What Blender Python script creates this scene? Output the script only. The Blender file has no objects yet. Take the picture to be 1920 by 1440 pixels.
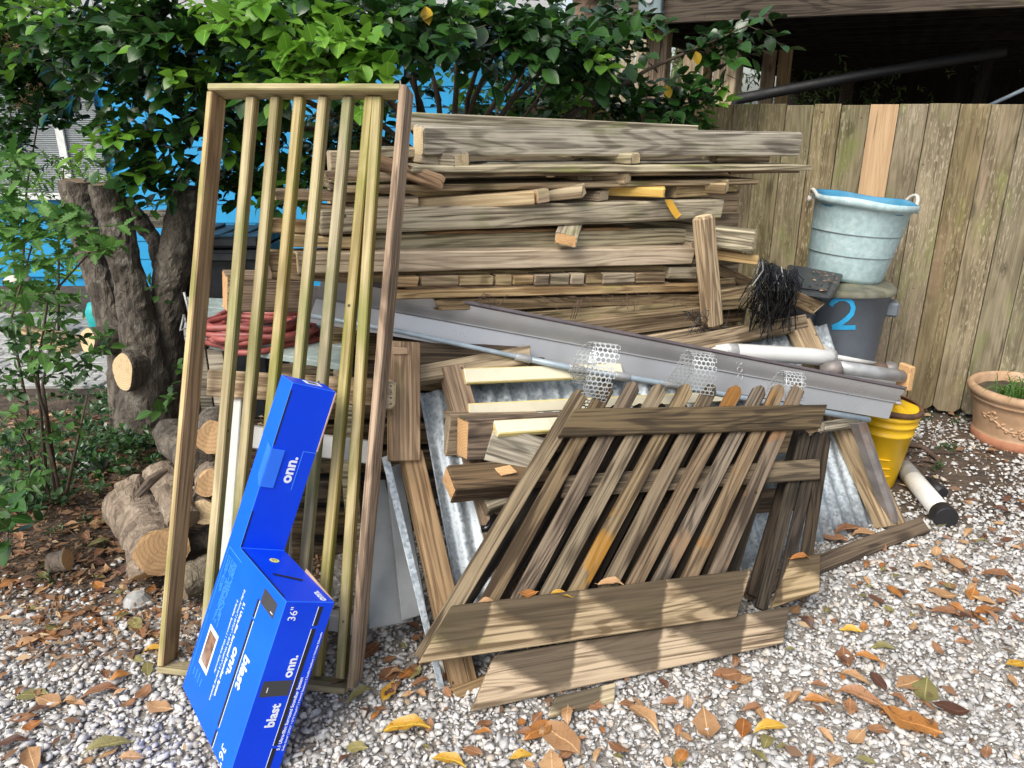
import bpy, bmesh, math, random
import numpy as np
from mathutils import Vector as V, Matrix, noise as mnoise
random.seed(7)
RNG = np.random.default_rng(11)
SC = bpy.context.scene
COL = SC.collection
rad = math.radians
U = random.uniform

# ------------------------------------------------------------------ camera, sky, sun, exposure
PITCH = rad(19.7); F = 1440.0; EYE = V((0, 0, 1.68))
cam = bpy.data.cameras.new('camera'); cam.sensor_width = 36; cam.lens = 27.0; cam.clip_end = 500; cam.clip_start = 0.05
co = bpy.data.objects.new('camera', cam); COL.objects.link(co)
co.location = EYE; co.rotation_euler = (rad(90) - PITCH, 0, 0); SC.camera = co
SUN_EL, SUN_AZ = rad(48), rad(-146)
world = bpy.data.worlds.new('World'); SC.world = world; world.use_nodes = True
wn = world.node_tree
sky = wn.nodes.new('ShaderNodeTexSky'); sky.sky_type = 'NISHITA'; sky.sun_disc = False
sky.sun_elevation = SUN_EL; sky.sun_rotation = SUN_AZ; sky.dust_density = 3.0; sky.ozone_density = 1.0; sky.air_density = 1.0
wn.nodes['Background'].inputs[1].default_value = 0.12
hsv = wn.nodes.new('ShaderNodeHueSaturation'); hsv.inputs['Saturation'].default_value = .55      # hazy, milky daylight
wn.links.new(sky.outputs[0], hsv.inputs['Color']); wn.links.new(hsv.outputs[0], wn.nodes['Background'].inputs[0])
sun = bpy.data.lights.new('sun', 'SUN'); sun.energy = 1.9; sun.angle = rad(36); sun.color = (1.0, 0.95, 0.87)
so = bpy.data.objects.new('sun', sun); COL.objects.link(so)
sd = V((math.sin(SUN_AZ) * math.cos(SUN_EL), math.cos(SUN_AZ) * math.cos(SUN_EL), math.sin(SUN_EL)))
so.rotation_euler = sd.to_track_quat('Z', 'Y').to_euler()
vs = SC.view_settings; vs.view_transform = 'Standard'; vs.look = 'None'; vs.gamma = 1; vs.use_curve_mapping = False
vs.exposure = 0.85

# ------------------------------------------------------------------ from pixels of the photograph to places
FW = V((0, math.cos(PITCH), -math.sin(PITCH))); UP = V((0, math.sin(PITCH), math.cos(PITCH)))
def ray(px, py): return V(((px - 960) / F, 0, 0)) - UP * ((py - 720) / F) + FW
def atY(px, py, Y): d = ray(px, py); return EYE + d * (Y / d.y)
def atZ(px, py, z=0.0): d = ray(px, py); return EYE + d * ((z - EYE.z) / d.z)
class Plane:
    def __init__(s, a, b, c):
        s.o = a; s.n = (b - a).cross(c - a).normalized()
        if s.n.dot(EYE - a) < 0: s.n = -s.n
    def at(s, px, py, off=0.0):      # off > 0: nearer the camera
        d = ray(px, py); o = s.o + s.n * off
        return EYE + d * ((o - EYE).dot(s.n) / d.dot(s.n))
def depth(P): return (P - EYE).dot(FW)
def m_per_px(P): return depth(P) / F

# ------------------------------------------------------------------ materials
def newmat(name):
    m = bpy.data.materials.new(name); m.use_nodes = True
    nt = m.node_tree; return m, nt, nt.nodes['Principled BSDF']
def nd(nt, t, ins=None, **kw):
    n = nt.nodes.new('ShaderNode' + t)
    for k, v in kw.items(): setattr(n, k, v)
    for k, v in (ins or {}).items():
        s = n.inputs[k]
        if isinstance(v, bpy.types.NodeSocket): nt.links.new(v, s)
        else: s.default_value = v
    return n
def c4(c): return (c[0], c[1], c[2], 1)
def math_(nt, op, a, b=0.0, clamp=False):
    return nd(nt, 'Math', {0: a, 1: b}, operation=op, use_clamp=clamp).outputs[0]
def mixc(nt, f, a, b, mode='MIX'):
    n = nd(nt, 'Mix', data_type='RGBA', blend_type=mode)
    for i, v in ((0, f), (6, a), (7, b)):
        if isinstance(v, bpy.types.NodeSocket): nt.links.new(v, n.inputs[i])
        else: n.inputs[i].default_value = c4(v) if i else v
    return n.outputs[2]
def ramp(nt, f, a, b):
    return nd(nt, 'MapRange', {0: f, 1: a, 2: b}, interpolation_type='SMOOTHSTEP').outputs[0]
def noise_(nt, vec, scale, detail=3.0, dist=0.0, rough=0.55):
    return nd(nt, 'TexNoise', {'Vector': vec, 'Scale': scale, 'Detail': detail, 'Distortion': dist, 'Roughness': rough}).outputs[0]
def mapping(nt, vec, sc): return nd(nt, 'Mapping', {'Vector': vec, 'Scale': sc}).outputs[0]
def coords(nt, spread=40.0):
    tc = nd(nt, 'TexCoord').outputs['Object']; r = nd(nt, 'ObjectInfo').outputs['Random']
    off = nd(nt, 'CombineXYZ', {0: math_(nt, 'MULTIPLY', r, spread), 1: math_(nt, 'MULTIPLY', r, spread * 1.7), 2: math_(nt, 'MULTIPLY', r, spread * .6)}).outputs[0]
    return tc, nd(nt, 'VectorMath', {0: tc, 1: off}, operation='ADD').outputs[0], r
def bump(nt, bsdf, h, strength, dist):
    nt.links.new(nd(nt, 'Bump', {'Height': h, 'Strength': strength, 'Distance': dist}).outputs[0], bsdf.inputs['Normal'])
MATS = {}
def wood(name, dark, light, green=0.0, grey=0.0, rough=0.85, flecks=False, stain=None, figure=1.0, orange=0.0, grime=0.35, contrast=1.0):
    m, nt, b = newmat(name)
    tc, v, r = coords(nt)
    st = mapping(nt, v, (0.9, 9, 9))
    n1 = noise_(nt, st, 1.0, 1.5, .25)
    ringv = math_(nt, 'SINE', math_(nt, 'MULTIPLY', n1, 75.0 * figure))
    ring = ramp(nt, ringv, -1.0, .1)
    fib = noise_(nt, mapping(nt, v, (3.0, 130, 130)), 1.0, 3.0)
    fib2 = noise_(nt, mapping(nt, v, (1.6, 64, 64)), 1.0, 3.0, .2)
    blo = noise_(nt, mapping(nt, v, (2.2, 6, 6)), 1.0, 4.0, .5)
    f = math_(nt, 'MULTIPLY', ring, .28 * contrast)
    f = math_(nt, 'ADD', f, math_(nt, 'MULTIPLY', ramp(nt, fib, .34, .66), .36 * contrast))
    f = math_(nt, 'ADD', f, math_(nt, 'MULTIPLY', ramp(nt, fib2, .34, .66), .34 * contrast))
    f = math_(nt, 'ADD', f, math_(nt, 'MULTIPLY', ramp(nt, blo, .25, .75), .40))
    f = math_(nt, 'ADD', f, (1 - contrast) * .45 - .22, True)
    f = ramp(nt, f, .12, .88)
    col = mixc(nt, f, dark, light)
    # cracks along the grain
    ck = noise_(nt, mapping(nt, v, (1.6, 55, 55)), 1.0, 2.0, .3)
    crack = ramp(nt, ck, .30, .25)
    col = mixc(nt, math_(nt, 'MULTIPLY', crack, .75), col, tuple(x * .3 for x in dark))
    # knots
    vk = nd(nt, 'TexVoronoi', {'Vector': mapping(nt, v, (2.6, 6.5, 6.5)), 'Scale': 1.0}, distance='EUCLIDEAN').outputs[0]
    kn = ramp(nt, vk, .20, .07)
    kr = ramp(nt, math_(nt, 'SINE', math_(nt, 'MULTIPLY', vk, 70)), -.5, 1.0)
    col = mixc(nt, math_(nt, 'MULTIPLY', kn, .7), col, tuple(x * .45 for x in dark))
    if green:
        gm = ramp(nt, noise_(nt, mapping(nt, v, (3.5, 9, 9)), 1.0, 5.0, .3), .62 - .3 * green, .85 - .25 * green)
        col = mixc(nt, math_(nt, 'MULTIPLY', gm, .7), col, (.17, .19, .045))
    if orange:
        om = ramp(nt, noise_(nt, mapping(nt, v, (4.0, 7, 7)), 1.0, 3.0, .6), .72 - .12 * orange, .80 - .1 * orange)
        col = mixc(nt, math_(nt, 'MULTIPLY', om, .6), col, (.30, .145, .04))
    if grime:
        gr = ramp(nt, noise_(nt, mapping(nt, v, (4.0, 6, 6)), 1.0, 6.0, .2, .65), .52, .78)
        col = mixc(nt, math_(nt, 'MULTIPLY', gr, grime), col, tuple(x * .35 for x in dark))
    vn = nd(nt, 'TexVoronoi', {'Vector': v, 'Scale': 7.0, 'Randomness': 1.0}).outputs[0]
    col = mixc(nt, math_(nt, 'MULTIPLY', ramp(nt, vn, .042, .028), .85), col, (.02, .014, .01))      # old nail holes
    if flecks:
        fl = noise_(nt, mapping(nt, v, (24, 120, 120)), 1.0, 1.0)
        fm = math_(nt, 'MULTIPLY', ramp(nt, fl, .59, .615), ramp(nt, noise_(nt, mapping(nt, v, (1.5, 5, 5)), 1.0, 3.0), .36, .6))
        col = mixc(nt, math_(nt, 'MULTIPLY', fm, .62), col, (.36, .30, .20))
        pk = ramp(nt, noise_(nt, mapping(nt, v, (2.2, 13, 13)), 1.0, 3.0, .4), .55, .68)
        col = mixc(nt, math_(nt, 'MULTIPLY', pk, .45), col, (.27, .19, .125))
        col = mixc(nt, math_(nt, 'MULTIPLY', math_(nt, 'SUBTRACT', 1.0, fm), 0.0), col, dark)
    if stain:                                     # saw-tooth weathering left where another board lay across
        s = stain
        sx = nd(nt, 'SeparateXYZ', {0: tc}).outputs
        wob = math_(nt, 'MULTIPLY', math_(nt, 'SUBTRACT', noise_(nt, mapping(nt, v, (9, 9, 9)), 1.0, 3.0), .5), .045)
        xx = math_(nt, 'ADD', math_(nt, 'DIVIDE', math_(nt, 'ADD', sx[0], wob), s['period']), s['phase'])
        t = math_(nt, 'FRACT', xx)
        vv = math_(nt, 'ADD', math_(nt, 'DIVIDE', math_(nt, 'MULTIPLY', sx[1], -1.0), s['w']), .5)
        vv = math_(nt, 'ADD', vv, wob)
        g1 = math_(nt, 'ADD', math_(nt, 'MULTIPLY', t, 1.35), .06)
        g2 = math_(nt, 'MULTIPLY', math_(nt, 'SUBTRACT', 1.0, t), 5.0)
        g = math_(nt, 'MINIMUM', g1, math_(nt, 'ADD', g2, .1))
        g = math_(nt, 'MINIMUM', g, .93)
        g = math_(nt, 'ADD', g, math_(nt, 'MULTIPLY', math_(nt, 'SUBTRACT', noise_(nt, mapping(nt, v, (6, 14, 14)), 1.0, 6.0, .3, .7), .5), .55))
        lm = ramp(nt, math_(nt, 'SUBTRACT', vv, g), -.14, .14)
        col = mixc(nt, math_(nt, 'MULTIPLY', math_(nt, 'SUBTRACT', 1.0, lm), .88), col, mixc(nt, fib2, (.028, .021, .014), (.10, .074, .046)))
    br = math_(nt, 'ADD', math_(nt, 'MULTIPLY', r, .38), .80)
    rgb = nd(nt, 'CombineXYZ', {0: br, 1: br, 2: br}).outputs[0]
    col = mixc(nt, 1.0, col, rgb, 'MULTIPLY')
    r2 = math_(nt, 'FRACT', math_(nt, 'MULTIPLY', r, 17.31)); r3 = math_(nt, 'FRACT', math_(nt, 'MULTIPLY', r, 41.7))
    col = nd(nt, 'HueSaturation', {'Hue': math_(nt, 'ADD', math_(nt, 'MULTIPLY', r2, .016), .495), 'Saturation': math_(nt, 'ADD', math_(nt, 'MULTIPLY', r3, .42), .78), 'Color': col}).outputs[0]
    if grey:
        hs = nd(nt, 'HueSaturation', {'Saturation': 1 - grey, 'Color': col}); col = hs.outputs[0]
    nt.links.new(col, b.inputs['Base Color'])
    b.inputs['Roughness'].default_value = rough
    b.inputs['Specular IOR Level'].default_value = .25
    h = math_(nt, 'ADD', math_(nt, 'MULTIPLY', fib, .5), math_(nt, 'MULTIPLY', ring, .25))
    h = math_(nt, 'SUBTRACT', h, math_(nt, 'MULTIPLY', crack, .9))
    h = math_(nt, 'ADD', h, math_(nt, 'MULTIPLY', fib2, .5))
    bump(nt, b, h, .7, .0035)
    MATS[name] = m; return m
def endgrain(name, dark, light, k=650.0):
    m, nt, b = newmat(name)
    tc, v, r = coords(nt, 3.0)
    sx = nd(nt, 'SeparateXYZ', {0: tc}).outputs
    oy = math_(nt, 'SUBTRACT', math_(nt, 'MULTIPLY', r, .16), .08)
    y = math_(nt, 'ADD', sx[1], oy); z = math_(nt, 'ADD', sx[2], -.035)
    d = math_(nt, 'SQRT', math_(nt, 'ADD', math_(nt, 'MULTIPLY', y, y), math_(nt, 'MULTIPLY', z, z)))
    wob = math_(nt, 'MULTIPLY', noise_(nt, v, 25, 3.0), .006)
    s = ramp(nt, math_(nt, 'SINE', math_(nt, 'MULTIPLY', math_(nt, 'ADD', d, wob), k)), -.8, .9)
    n = noise_(nt, v, 160, 4.0)
    n3 = noise_(nt, v, 45, 5.0)
    f = math_(nt, 'ADD', math_(nt, 'MULTIPLY', s, .34), math_(nt, 'ADD', math_(nt, 'MULTIPLY', n, .3), math_(nt, 'MULTIPLY', n3, .45)))
    col = mixc(nt, f, dark, light)
    an = math_(nt, 'ARCTAN2', y, z); rc = ramp(nt, math_(nt, 'SINE', math_(nt, 'ADD', math_(nt, 'MULTIPLY', an, 5.0), math_(nt, 'MULTIPLY', n3, 6.0))), .994, 1.0)
    col = mixc(nt, math_(nt, 'MULTIPLY', rc, .45), col, tuple(q * .25 for q in dark))
    col = mixc(nt, math_(nt, 'MULTIPLY', ramp(nt, noise_(nt, v, 22, 4.0), .55, .75), .45), col, tuple(x * .4 for x in dark))
    nt.links.new(col, b.inputs['Base Color']); b.inputs['Roughness'].default_value = .9
    bump(nt, b, n, .5, .004); MATS[name] = m; return m
def plain(name, col, rough=.5, metal=0.0, var=.12, scale=14.0, dirt=None, dirt_amt=.4, bmp=.12, spec=.5, dirt_scale=5.0, bscale=60.0):
    m, nt, b = newmat(name)
    tc, v, r = coords(nt, 9.0)
    n = noise_(nt, v, scale, 5.0, .2)
    f = ramp(nt, n, .3, .7)
    c = mixc(nt, f, tuple(x * (1 - var) for x in col), tuple(min(1, x * (1 + var)) for x in col))
    if dirt:
        dm = ramp(nt, noise_(nt, v, dirt_scale, 7.0, .3, .68), .48, .74)
        c = mixc(nt, math_(nt, 'MULTIPLY', dm, dirt_amt), c, dirt)
    nt.links.new(c, b.inputs['Base Color'])
    rr = math_(nt, 'ADD', math_(nt, 'MULTIPLY', f, .15), rough - .07)
    nt.links.new(rr, b.inputs['Roughness'])
    b.inputs['Metallic'].default_value = metal; b.inputs['Specular IOR Level'].default_value = spec
    if bmp: bump(nt, b, noise_(nt, v, bscale, 4.0), bmp, .004)
    MATS[name] = m; return m
def leafmat(name, a, bcol, rough=.38, trans=.25, edge=None, per='island', spots=None):
    m, nt, b = newmat(name)
    rnd = nd(nt, 'NewGeometry').outputs['Random Per Island'] if per == 'island' else nd(nt, 'ObjectInfo').outputs['Random']
    tc, v, r = coords(nt, 5.0)
    n = noise_(nt, v, 35, 4.0)
    f = math_(nt, 'ADD', math_(nt, 'MULTIPLY', rnd, .75), math_(nt, 'MULTIPLY', n, .35), True)
    col = mixc(nt, f, a, bcol)
    if edge: col = mixc(nt, ramp(nt, math_(nt, 'ABSOLUTE', math_(nt, 'SUBTRACT', math_(nt, 'FRACT', math_(nt, 'MULTIPLY', rnd, 7.3)), .5)), .40, .47), col, edge)
    if per == 'obj':          # pale midrib and faint side veins
        sx = nd(nt, 'SeparateXYZ', {0: tc}).outputs; ay_ = math_(nt, 'ABSOLUTE', sx[1])
        col = mixc(nt, math_(nt, 'MULTIPLY', ramp(nt, ay_, .016, .006), .5), col, tuple(min(1, q * 2.2 + .03) for q in bcol))
        vein = math_(nt, 'SINE', math_(nt, 'MULTIPLY', math_(nt, 'SUBTRACT', sx[0], math_(nt, 'MULTIPLY', ay_, .8)), 62))
        col = mixc(nt, math_(nt, 'MULTIPLY', ramp(nt, vein, .75, 1.0), .22), col, tuple(q * .5 for q in a))
    if spots: col = mixc(nt, math_(nt, 'MULTIPLY', ramp(nt, noise_(nt, v, 9, 5.0, .8, .65), .56, .66), .75), col, spots)
    nt.links.new(col, b.inputs['Base Color']); b.inputs['Roughness'].default_value = rough; b.inputs['Specular IOR Level'].default_value = .45
    if trans:
        t = nd(nt, 'BsdfTranslucent', {'Color': col})
        mx = nd(nt, 'MixShader', {0: trans}); nt.links.new(b.outputs[0], mx.inputs[1]); nt.links.new(t.outputs[0], mx.inputs[2])
        nt.links.new(mx.outputs[0], nt.nodes['Material Output'].inputs[0])
    bump(nt, b, n, .25, .004)
    MATS[name] = m; return m

wood('wood_grey', (.13, .108, .074), (.52, .455, .335), green=.3, contrast=.88)
wood('wood_grey_brown', (.11, .075, .043), (.39, .29, .18), green=.2)
wood('wood_tan', (.20, .13, .07), (.54, .40, .235), green=.12, grime=.3)
wood('wood_pale', (.30, .22, .135), (.60, .48, .32), grime=.3, contrast=.85)
wood('wood_fresh', (.44, .27, .10), (.68, .48, .22), grime=.12, contrast=.8)
wood('wood_dark', (.05, .034, .022), (.17, .118, .072), green=.1)
wood('wood_rot', (.11, .07, .04), (.34, .23, .135), grime=.6, figure=2.0)
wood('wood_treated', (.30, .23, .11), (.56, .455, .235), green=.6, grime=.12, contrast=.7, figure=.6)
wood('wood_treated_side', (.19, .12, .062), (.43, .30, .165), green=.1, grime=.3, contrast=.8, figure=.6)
wood('wood_treated_brown', (.15, .098, .055), (.38, .265, .155), green=.12, grime=.25)
wood('wood_slat', (.24, .19, .095), (.48, .40, .22), green=.6, grime=.12, contrast=.7, figure=.5)
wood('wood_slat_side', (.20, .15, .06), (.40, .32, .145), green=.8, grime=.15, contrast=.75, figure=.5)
wood('wood_gap_shade', (.014, .011, .008), (.058, .043, .030), grime=.3)  # near-black wood: the shade of the picket gaps put into the colour
wood('wood_picket', (.055, .038, .024), (.225, .168, .108), orange=.0, grime=.35, contrast=1.1)
wood('wood_picket_orange', (.055, .038, .024), (.225, .168, .108), orange=1.3, grime=.3)
wood('wood_stained', (.045, .033, .023), (.155, .115, .075), grime=.2)
wood('wood_rail_a', (.13, .09, .05), (.46, .355, .225), stain=dict(period=.29, phase=.17, w=.15), figure=1.3, grime=.15, green=.15)
wood('wood_rail_b', (.13, .09, .05), (.46, .355, .225), stain=dict(period=.29, phase=.72, w=.15), figure=1.3, grime=.15, green=.15)
wood('wood_fence', (.105, .082, .044), (.265, .215, .125), green=.35, flecks=True, grime=.25, contrast=.5)
wood('wood_fence_new', (.42, .22, .085), (.58, .345, .15), grime=.1, contrast=.6)
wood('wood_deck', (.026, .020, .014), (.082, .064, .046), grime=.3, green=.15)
wood('wood_deck_shaded', (.010, .008, .006), (.030, .023, .018), grime=.3)  # darker deck wood: the shade under the deck put into the colour
endgrain('end_pale', (.50, .36, .18), (.76, .62, .40)); endgrain('end_grey', (.28, .21, .135), (.52, .42, .28)); endgrain('end_orange', (.42, .22, .09), (.66, .42, .2))
endgrain('end_dark', (.10, .07, .045), (.25, .18, .115)); endgrain('end_log', (.40, .22, .10), (.62, .42, .22), 420); endgrain('end_limb', (.46, .32, .16), (.72, .56, .34), 500)

def mat_galv():
    m, nt, b = newmat('galvanised'); tc, v, r = coords(nt, 5)
    vo = nd(nt, 'TexVoronoi', {'Vector': v, 'Scale': 95.0, 'Randomness': 1.0})
    g = nd(nt, 'SeparateColor', {0: vo.outputs['Color']}).outputs[0]
    n = noise_(nt, v, 5, 6.0)
    f = math_(nt, 'ADD', math_(nt, 'MULTIPLY', g, .75), math_(nt, 'MULTIPLY', n, .4), True)
    col = mixc(nt, f, (.20, .24, .26), (.56, .61, .64))
    col = mixc(nt, math_(nt, 'MULTIPLY', ramp(nt, n, .55, .72), .4), col, (.20, .22, .23))
    nt.links.new(col, b.inputs['Base Color']); b.inputs['Metallic'].default_value = .4
    nt.links.new(math_(nt, 'ADD', math_(nt, 'MULTIPLY', g, .25), .38), b.inputs['Roughness'])
    bump(nt, b, g, .12, .002); MATS['galvanised'] = m
mat_galv()
plain('gutter_metal', (.44, .44, .445), .34, .6, .05, 6, (.40, .38, .37), .25, .03)
plain('gutter_edge', (.12, .10, .105), .45, .2)
plain('grey_pole', (.30, .37, .42), .38, .1, .12, 20, (.18, .2, .2), .3)
plain('white_mesh', (.40, .42, .42), .4, .2)
plain('mesh_grey', (.22, .23, .23), .5, .3)
plain('white_pvc', (.64, .64, .61), .38, 0, .04, 8, (.38, .33, .25), .35, .05)
plain('white_vinyl', (.68, .69, .67), .45, 0, .05, 8, (.35, .33, .28), .35, .05)
plain('grey_pipe', (.40, .41, .41), .5, .4, .15, 18, (.30, .17, .09), .6, .15)
plain('rusty_steel', (.24, .22, .21), .6, .4, .2, 16, (.30, .15, .08), .75, .3)
plain('black_rubber', (.014, .014, .016), .5)
plain('drain_black', (.010, .010, .011), .6)
plain('black_plastic', (.007, .007, .008), .22, 0, .2)
plain('lid_black', (.03, .032, .034), .42, 0, .2, 20, (.16, .12, .07), .25)
plain('can_grey', (.15, .175, .205), .5, 0, .1, 8, (.07, .07, .06), .4, .06)
plain('can_lid', (.13, .13, .095), .75, 0, .35, 12, (.28, .26, .09), .7, .25)
plain('number_paint', (.02, .33, .62), .6, 0, .1)
plain('tub_blue', (.37, .50, .51), .5, 0, .12, 40, (.58, .67, .66), .7, .08, dirt_scale=24)
plain('tub_inner', (.045, .22, .36), .6, 0, .15, 9, (.32, .44, .48), .5)
plain('rope', (.55, .52, .46), .9)
plain('yellow_plastic', (.80, .48, .01), .4, 0, .06, 10, (.45, .25, .02), .35, .05)
plain('rust', (.12, .06, .035), .8, .2, .3, 25, (.28, .15, .06), .6, .4)
plain('terracotta', (.42, .265, .155), .85, 0, .14, 14, (.56, .44, .33), .6, .25)
plain('terracotta_foot', (.36, .155, .085), .8, 0, .15, 14, (.25, .12, .08), .5, .25)
plain('soil', (.055, .040, .028), .95, 0, .4, 30, (.10, .075, .05), .5, .6)
plain('cream_paint', (.70, .65, .48), .55, 0, .06, 12, (.46, .42, .33), .5, .1, dirt_scale=12)
plain('cream_edge', (.68, .56, .22), .6, 0, .1, 20)
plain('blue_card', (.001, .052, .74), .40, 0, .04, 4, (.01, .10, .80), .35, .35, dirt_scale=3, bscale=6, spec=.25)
plain('blue_card_lit', (.001, .115, .90), .34, 0, .04, 4, (.01, .16, .92), .35, .35, dirt_scale=3, bscale=6, spec=.3)  # brighter card blue: light on the left face put into the colour
plain('blue_card_light', (.02, .17, .88), .4, 0, .03)
plain('card_brown', (.47, .32, .2), .8)
plain('print_white', (.82, .86, .9), .5, 0, .02, 5, None, 0, 0)
plain('print_cyan', (.10, .40, .92), .5, 0, .02, 5, None, 0, 0)
plain('print_black', (.012, .012, .016), .4, 0, .02, 5, None, 0, 0)
plain('print_grey', (.05, .05, .055), .4, 0, .05, 5, None, 0, 0)
plain('print_brown', (.22, .12, .08), .5, 0, .5, 40, (.6, .55, .5), .6, 0)
plain('sticker_yellow', (.80, .76, .15), .5)
plain('house_blue', (.012, .29, .58), .55, 0, .08, 3, (.02, .22, .45), .3, .06)
plain('metal_siding', (.44, .47, .48), .5, .2, .1, 6, (.25, .26, .24), .35)
plain('trim_white', (.62, .64, .62), .6, 0, .1)
plain('box_grey', (.17, .22, .23), .45, .2, .1)
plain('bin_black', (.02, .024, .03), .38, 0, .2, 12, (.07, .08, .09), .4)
plain('hose_red', (.30, .075, .065), .5, 0, .2, 25, (.25, .12, .10), .5)
plain('vinyl_shaded', (.20, .215, .22), .6, 0, .12, 8, (.12, .12, .11), .4)  # vinyl darkened: the shade it stands in is put into the grey
plain('table_paint', (.33, .40, .38), .75, 0, .2, 25, (.22, .24, .21), .5, .3)
plain('stone_grey', (.34, .34, .33), .85, 0, .25, 25, (.10, .10, .085), .6, .5)
plain('faded_paint', (.16, .14, .12), .85)
plain('ring_wire', (.20, .25, .25), .6)
plain('roof_grey', (.30, .30, .29), .8)
plain('turquoise', (.02, .36, .36), .5)
plain('strap_yellow', (.60, .33, .03), .6)
plain('root_wood', (.10, .065, .045), .9, 0, .3, 30, (.05, .035, .025), .5, .4)
plain('wire', (.5, .5, .48), .5, .4)
plain('twig_bark', (.085, .062, .042), .9, 0, .3, 40, (.14, .12, .09), .5, .3)
plain('palm_bark', (.16, .105, .07), .9, 0, .35, 20, (.07, .045, .03), .6, .6)
def mat_bark(name, dark, light, lich):
    m, nt, b = newmat(name); tc, v, r = coords(nt, 7)
    n = noise_(nt, mapping(nt, v, (10, 10, 3.0)), 1.6, 8.0, .8, .7)
    n2 = noise_(nt, v, 60, 5.0)
    pl = nd(nt, 'TexVoronoi', {'Vector': nd(nt, 'VectorMath', {0: mapping(nt, v, (26, 26, 11)), 1: nd(nt, 'TexNoise', {'Vector': v, 'Scale': 9.0, 'Detail': 6.0}).outputs[1]}, operation='ADD').outputs[0], 'Scale': 1.0}, feature='DISTANCE_TO_EDGE').outputs[0]
    cr = ramp(nt, pl, .07, .0)
    col = mixc(nt, ramp(nt, n, .3, .72), dark, light)
    col = mixc(nt, math_(nt, 'MULTIPLY', cr, .22), col, tuple(x * .35 for x in dark))
    col = mixc(nt, math_(nt, 'MULTIPLY', ramp(nt, noise_(nt, v, 7, 7.0, .3, .7), .53, .70), .6), col, lich)
    nt.links.new(col, b.inputs['Base Color']); b.inputs['Roughness'].default_value = .92
    h = math_(nt, 'SUBTRACT', math_(nt, 'ADD', n, math_(nt, 'MULTIPLY', n2, .4)), math_(nt, 'MULTIPLY', cr, .12))
    bump(nt, b, h, 1.0, .016); MATS[name] = m
mat_bark('bark_grey', (.042, .034, .027), (.19, .16, .125), (.36, .36, .30))
mat_bark('bark_log', (.115, .084, .058), (.38, .30, .22), (.50, .43, .34))
mat_bark('bark_moss', (.10, .085, .06), (.25, .21, .15), (.17, .19, .05))
leafmat('leaf_dark', (.010, .034, .009), (.030, .084, .018), .24, .08)
leafmat('leaf_mid', (.014, .050, .010), (.040, .115, .018), .27, .15)
leafmat('leaf_new', (.085, .230, .022), (.20, .40, .045), .33, .35)
leafmat('leaf_far', (.10, .19, .05), (.28, .40, .13), .5, .4)
leafmat('leaf_lobed', (.035, .12, .02), (.13, .28, .055), .5, .35)
leafmat('leaf_cover', (.012, .042, .010), (.048, .110, .026), .38, .25)
leafmat('leaf_yellow', (.60, .36, .015), (.72, .48, .03), .4, .3)
leafmat('flower_tan', (.40, .26, .12), (.62, .46, .26), .8, .3)
leafmat('grass_blade', (.03, .10, .012), (.10, .22, .03), .4, .3)
leafmat('dead_brown', (.17, .075, .034), (.36, .185, .09), .5, .1, per='obj', spots=(.09, .04, .02))
leafmat('dead_tan', (.34, .185, .085), (.50, .30, .15), .5, .1, per='obj', spots=(.24, .12, .05))
leafmat('dead_orange', (.28, .105, .03), (.42, .185, .05), .32, .1, per='obj', spots=(.16, .04, .012))
leafmat('dead_yellow', (.50, .27, .03), (.62, .37, .06), .32, .15, per='obj', spots=(.22, .09, .015))
leafmat('dead_olive', (.17, .155, .055), (.27, .235, .09), .5, .1, per='obj', spots=(.10, .08, .03))
leafmat('dead_dark', (.07, .032, .02), (.15, .07, .042), .45, .1, per='obj', spots=(.04, .02, .012))
leafmat('litter', (.075, .040, .022), (.30, .165, .085), .7, .05, edge=(.42, .30, .17))
def mat_gravel():
    m, nt, b = newmat('gravel_stone')
    rnd = nd(nt, 'NewGeometry').outputs['Random Per Island']
    tc = nd(nt, 'TexCoord').outputs['Object']
    cr = nd(nt, 'ValToRGB', {0: rnd}); e = cr.color_ramp
    e.elements[0].position = 0; e.elements[0].color = (.28, .265, .245, 1)
    e.elements[1].position = 1; e.elements[1].color = (.68, .67, .65, 1)
    for p_, c in ((.10, (.36, .345, .32)), (.28, (.45, .45, .45)), (.5, (.54, .535, .52)), (.66, (.62, .61, .575)), (.78, (.48, .41, .335)), (.84, (.58, .565, .54))):
        k = e.elements.new(p_); k.color = c4(c)
    n = noise_(nt, tc, 90, 5.0, .5)
    col = mixc(nt, math_(nt, 'MULTIPLY', ramp(nt, n, .42, .70), .38), cr.outputs[0], (.30, .27, .24))
    nt.links.new(col, b.inputs['Base Color']); b.inputs['Roughness'].default_value = .75
    bump(nt, b, noise_(nt, tc, 220, 4.0), .4, .003); MATS['gravel_stone'] = m
mat_gravel()
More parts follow.
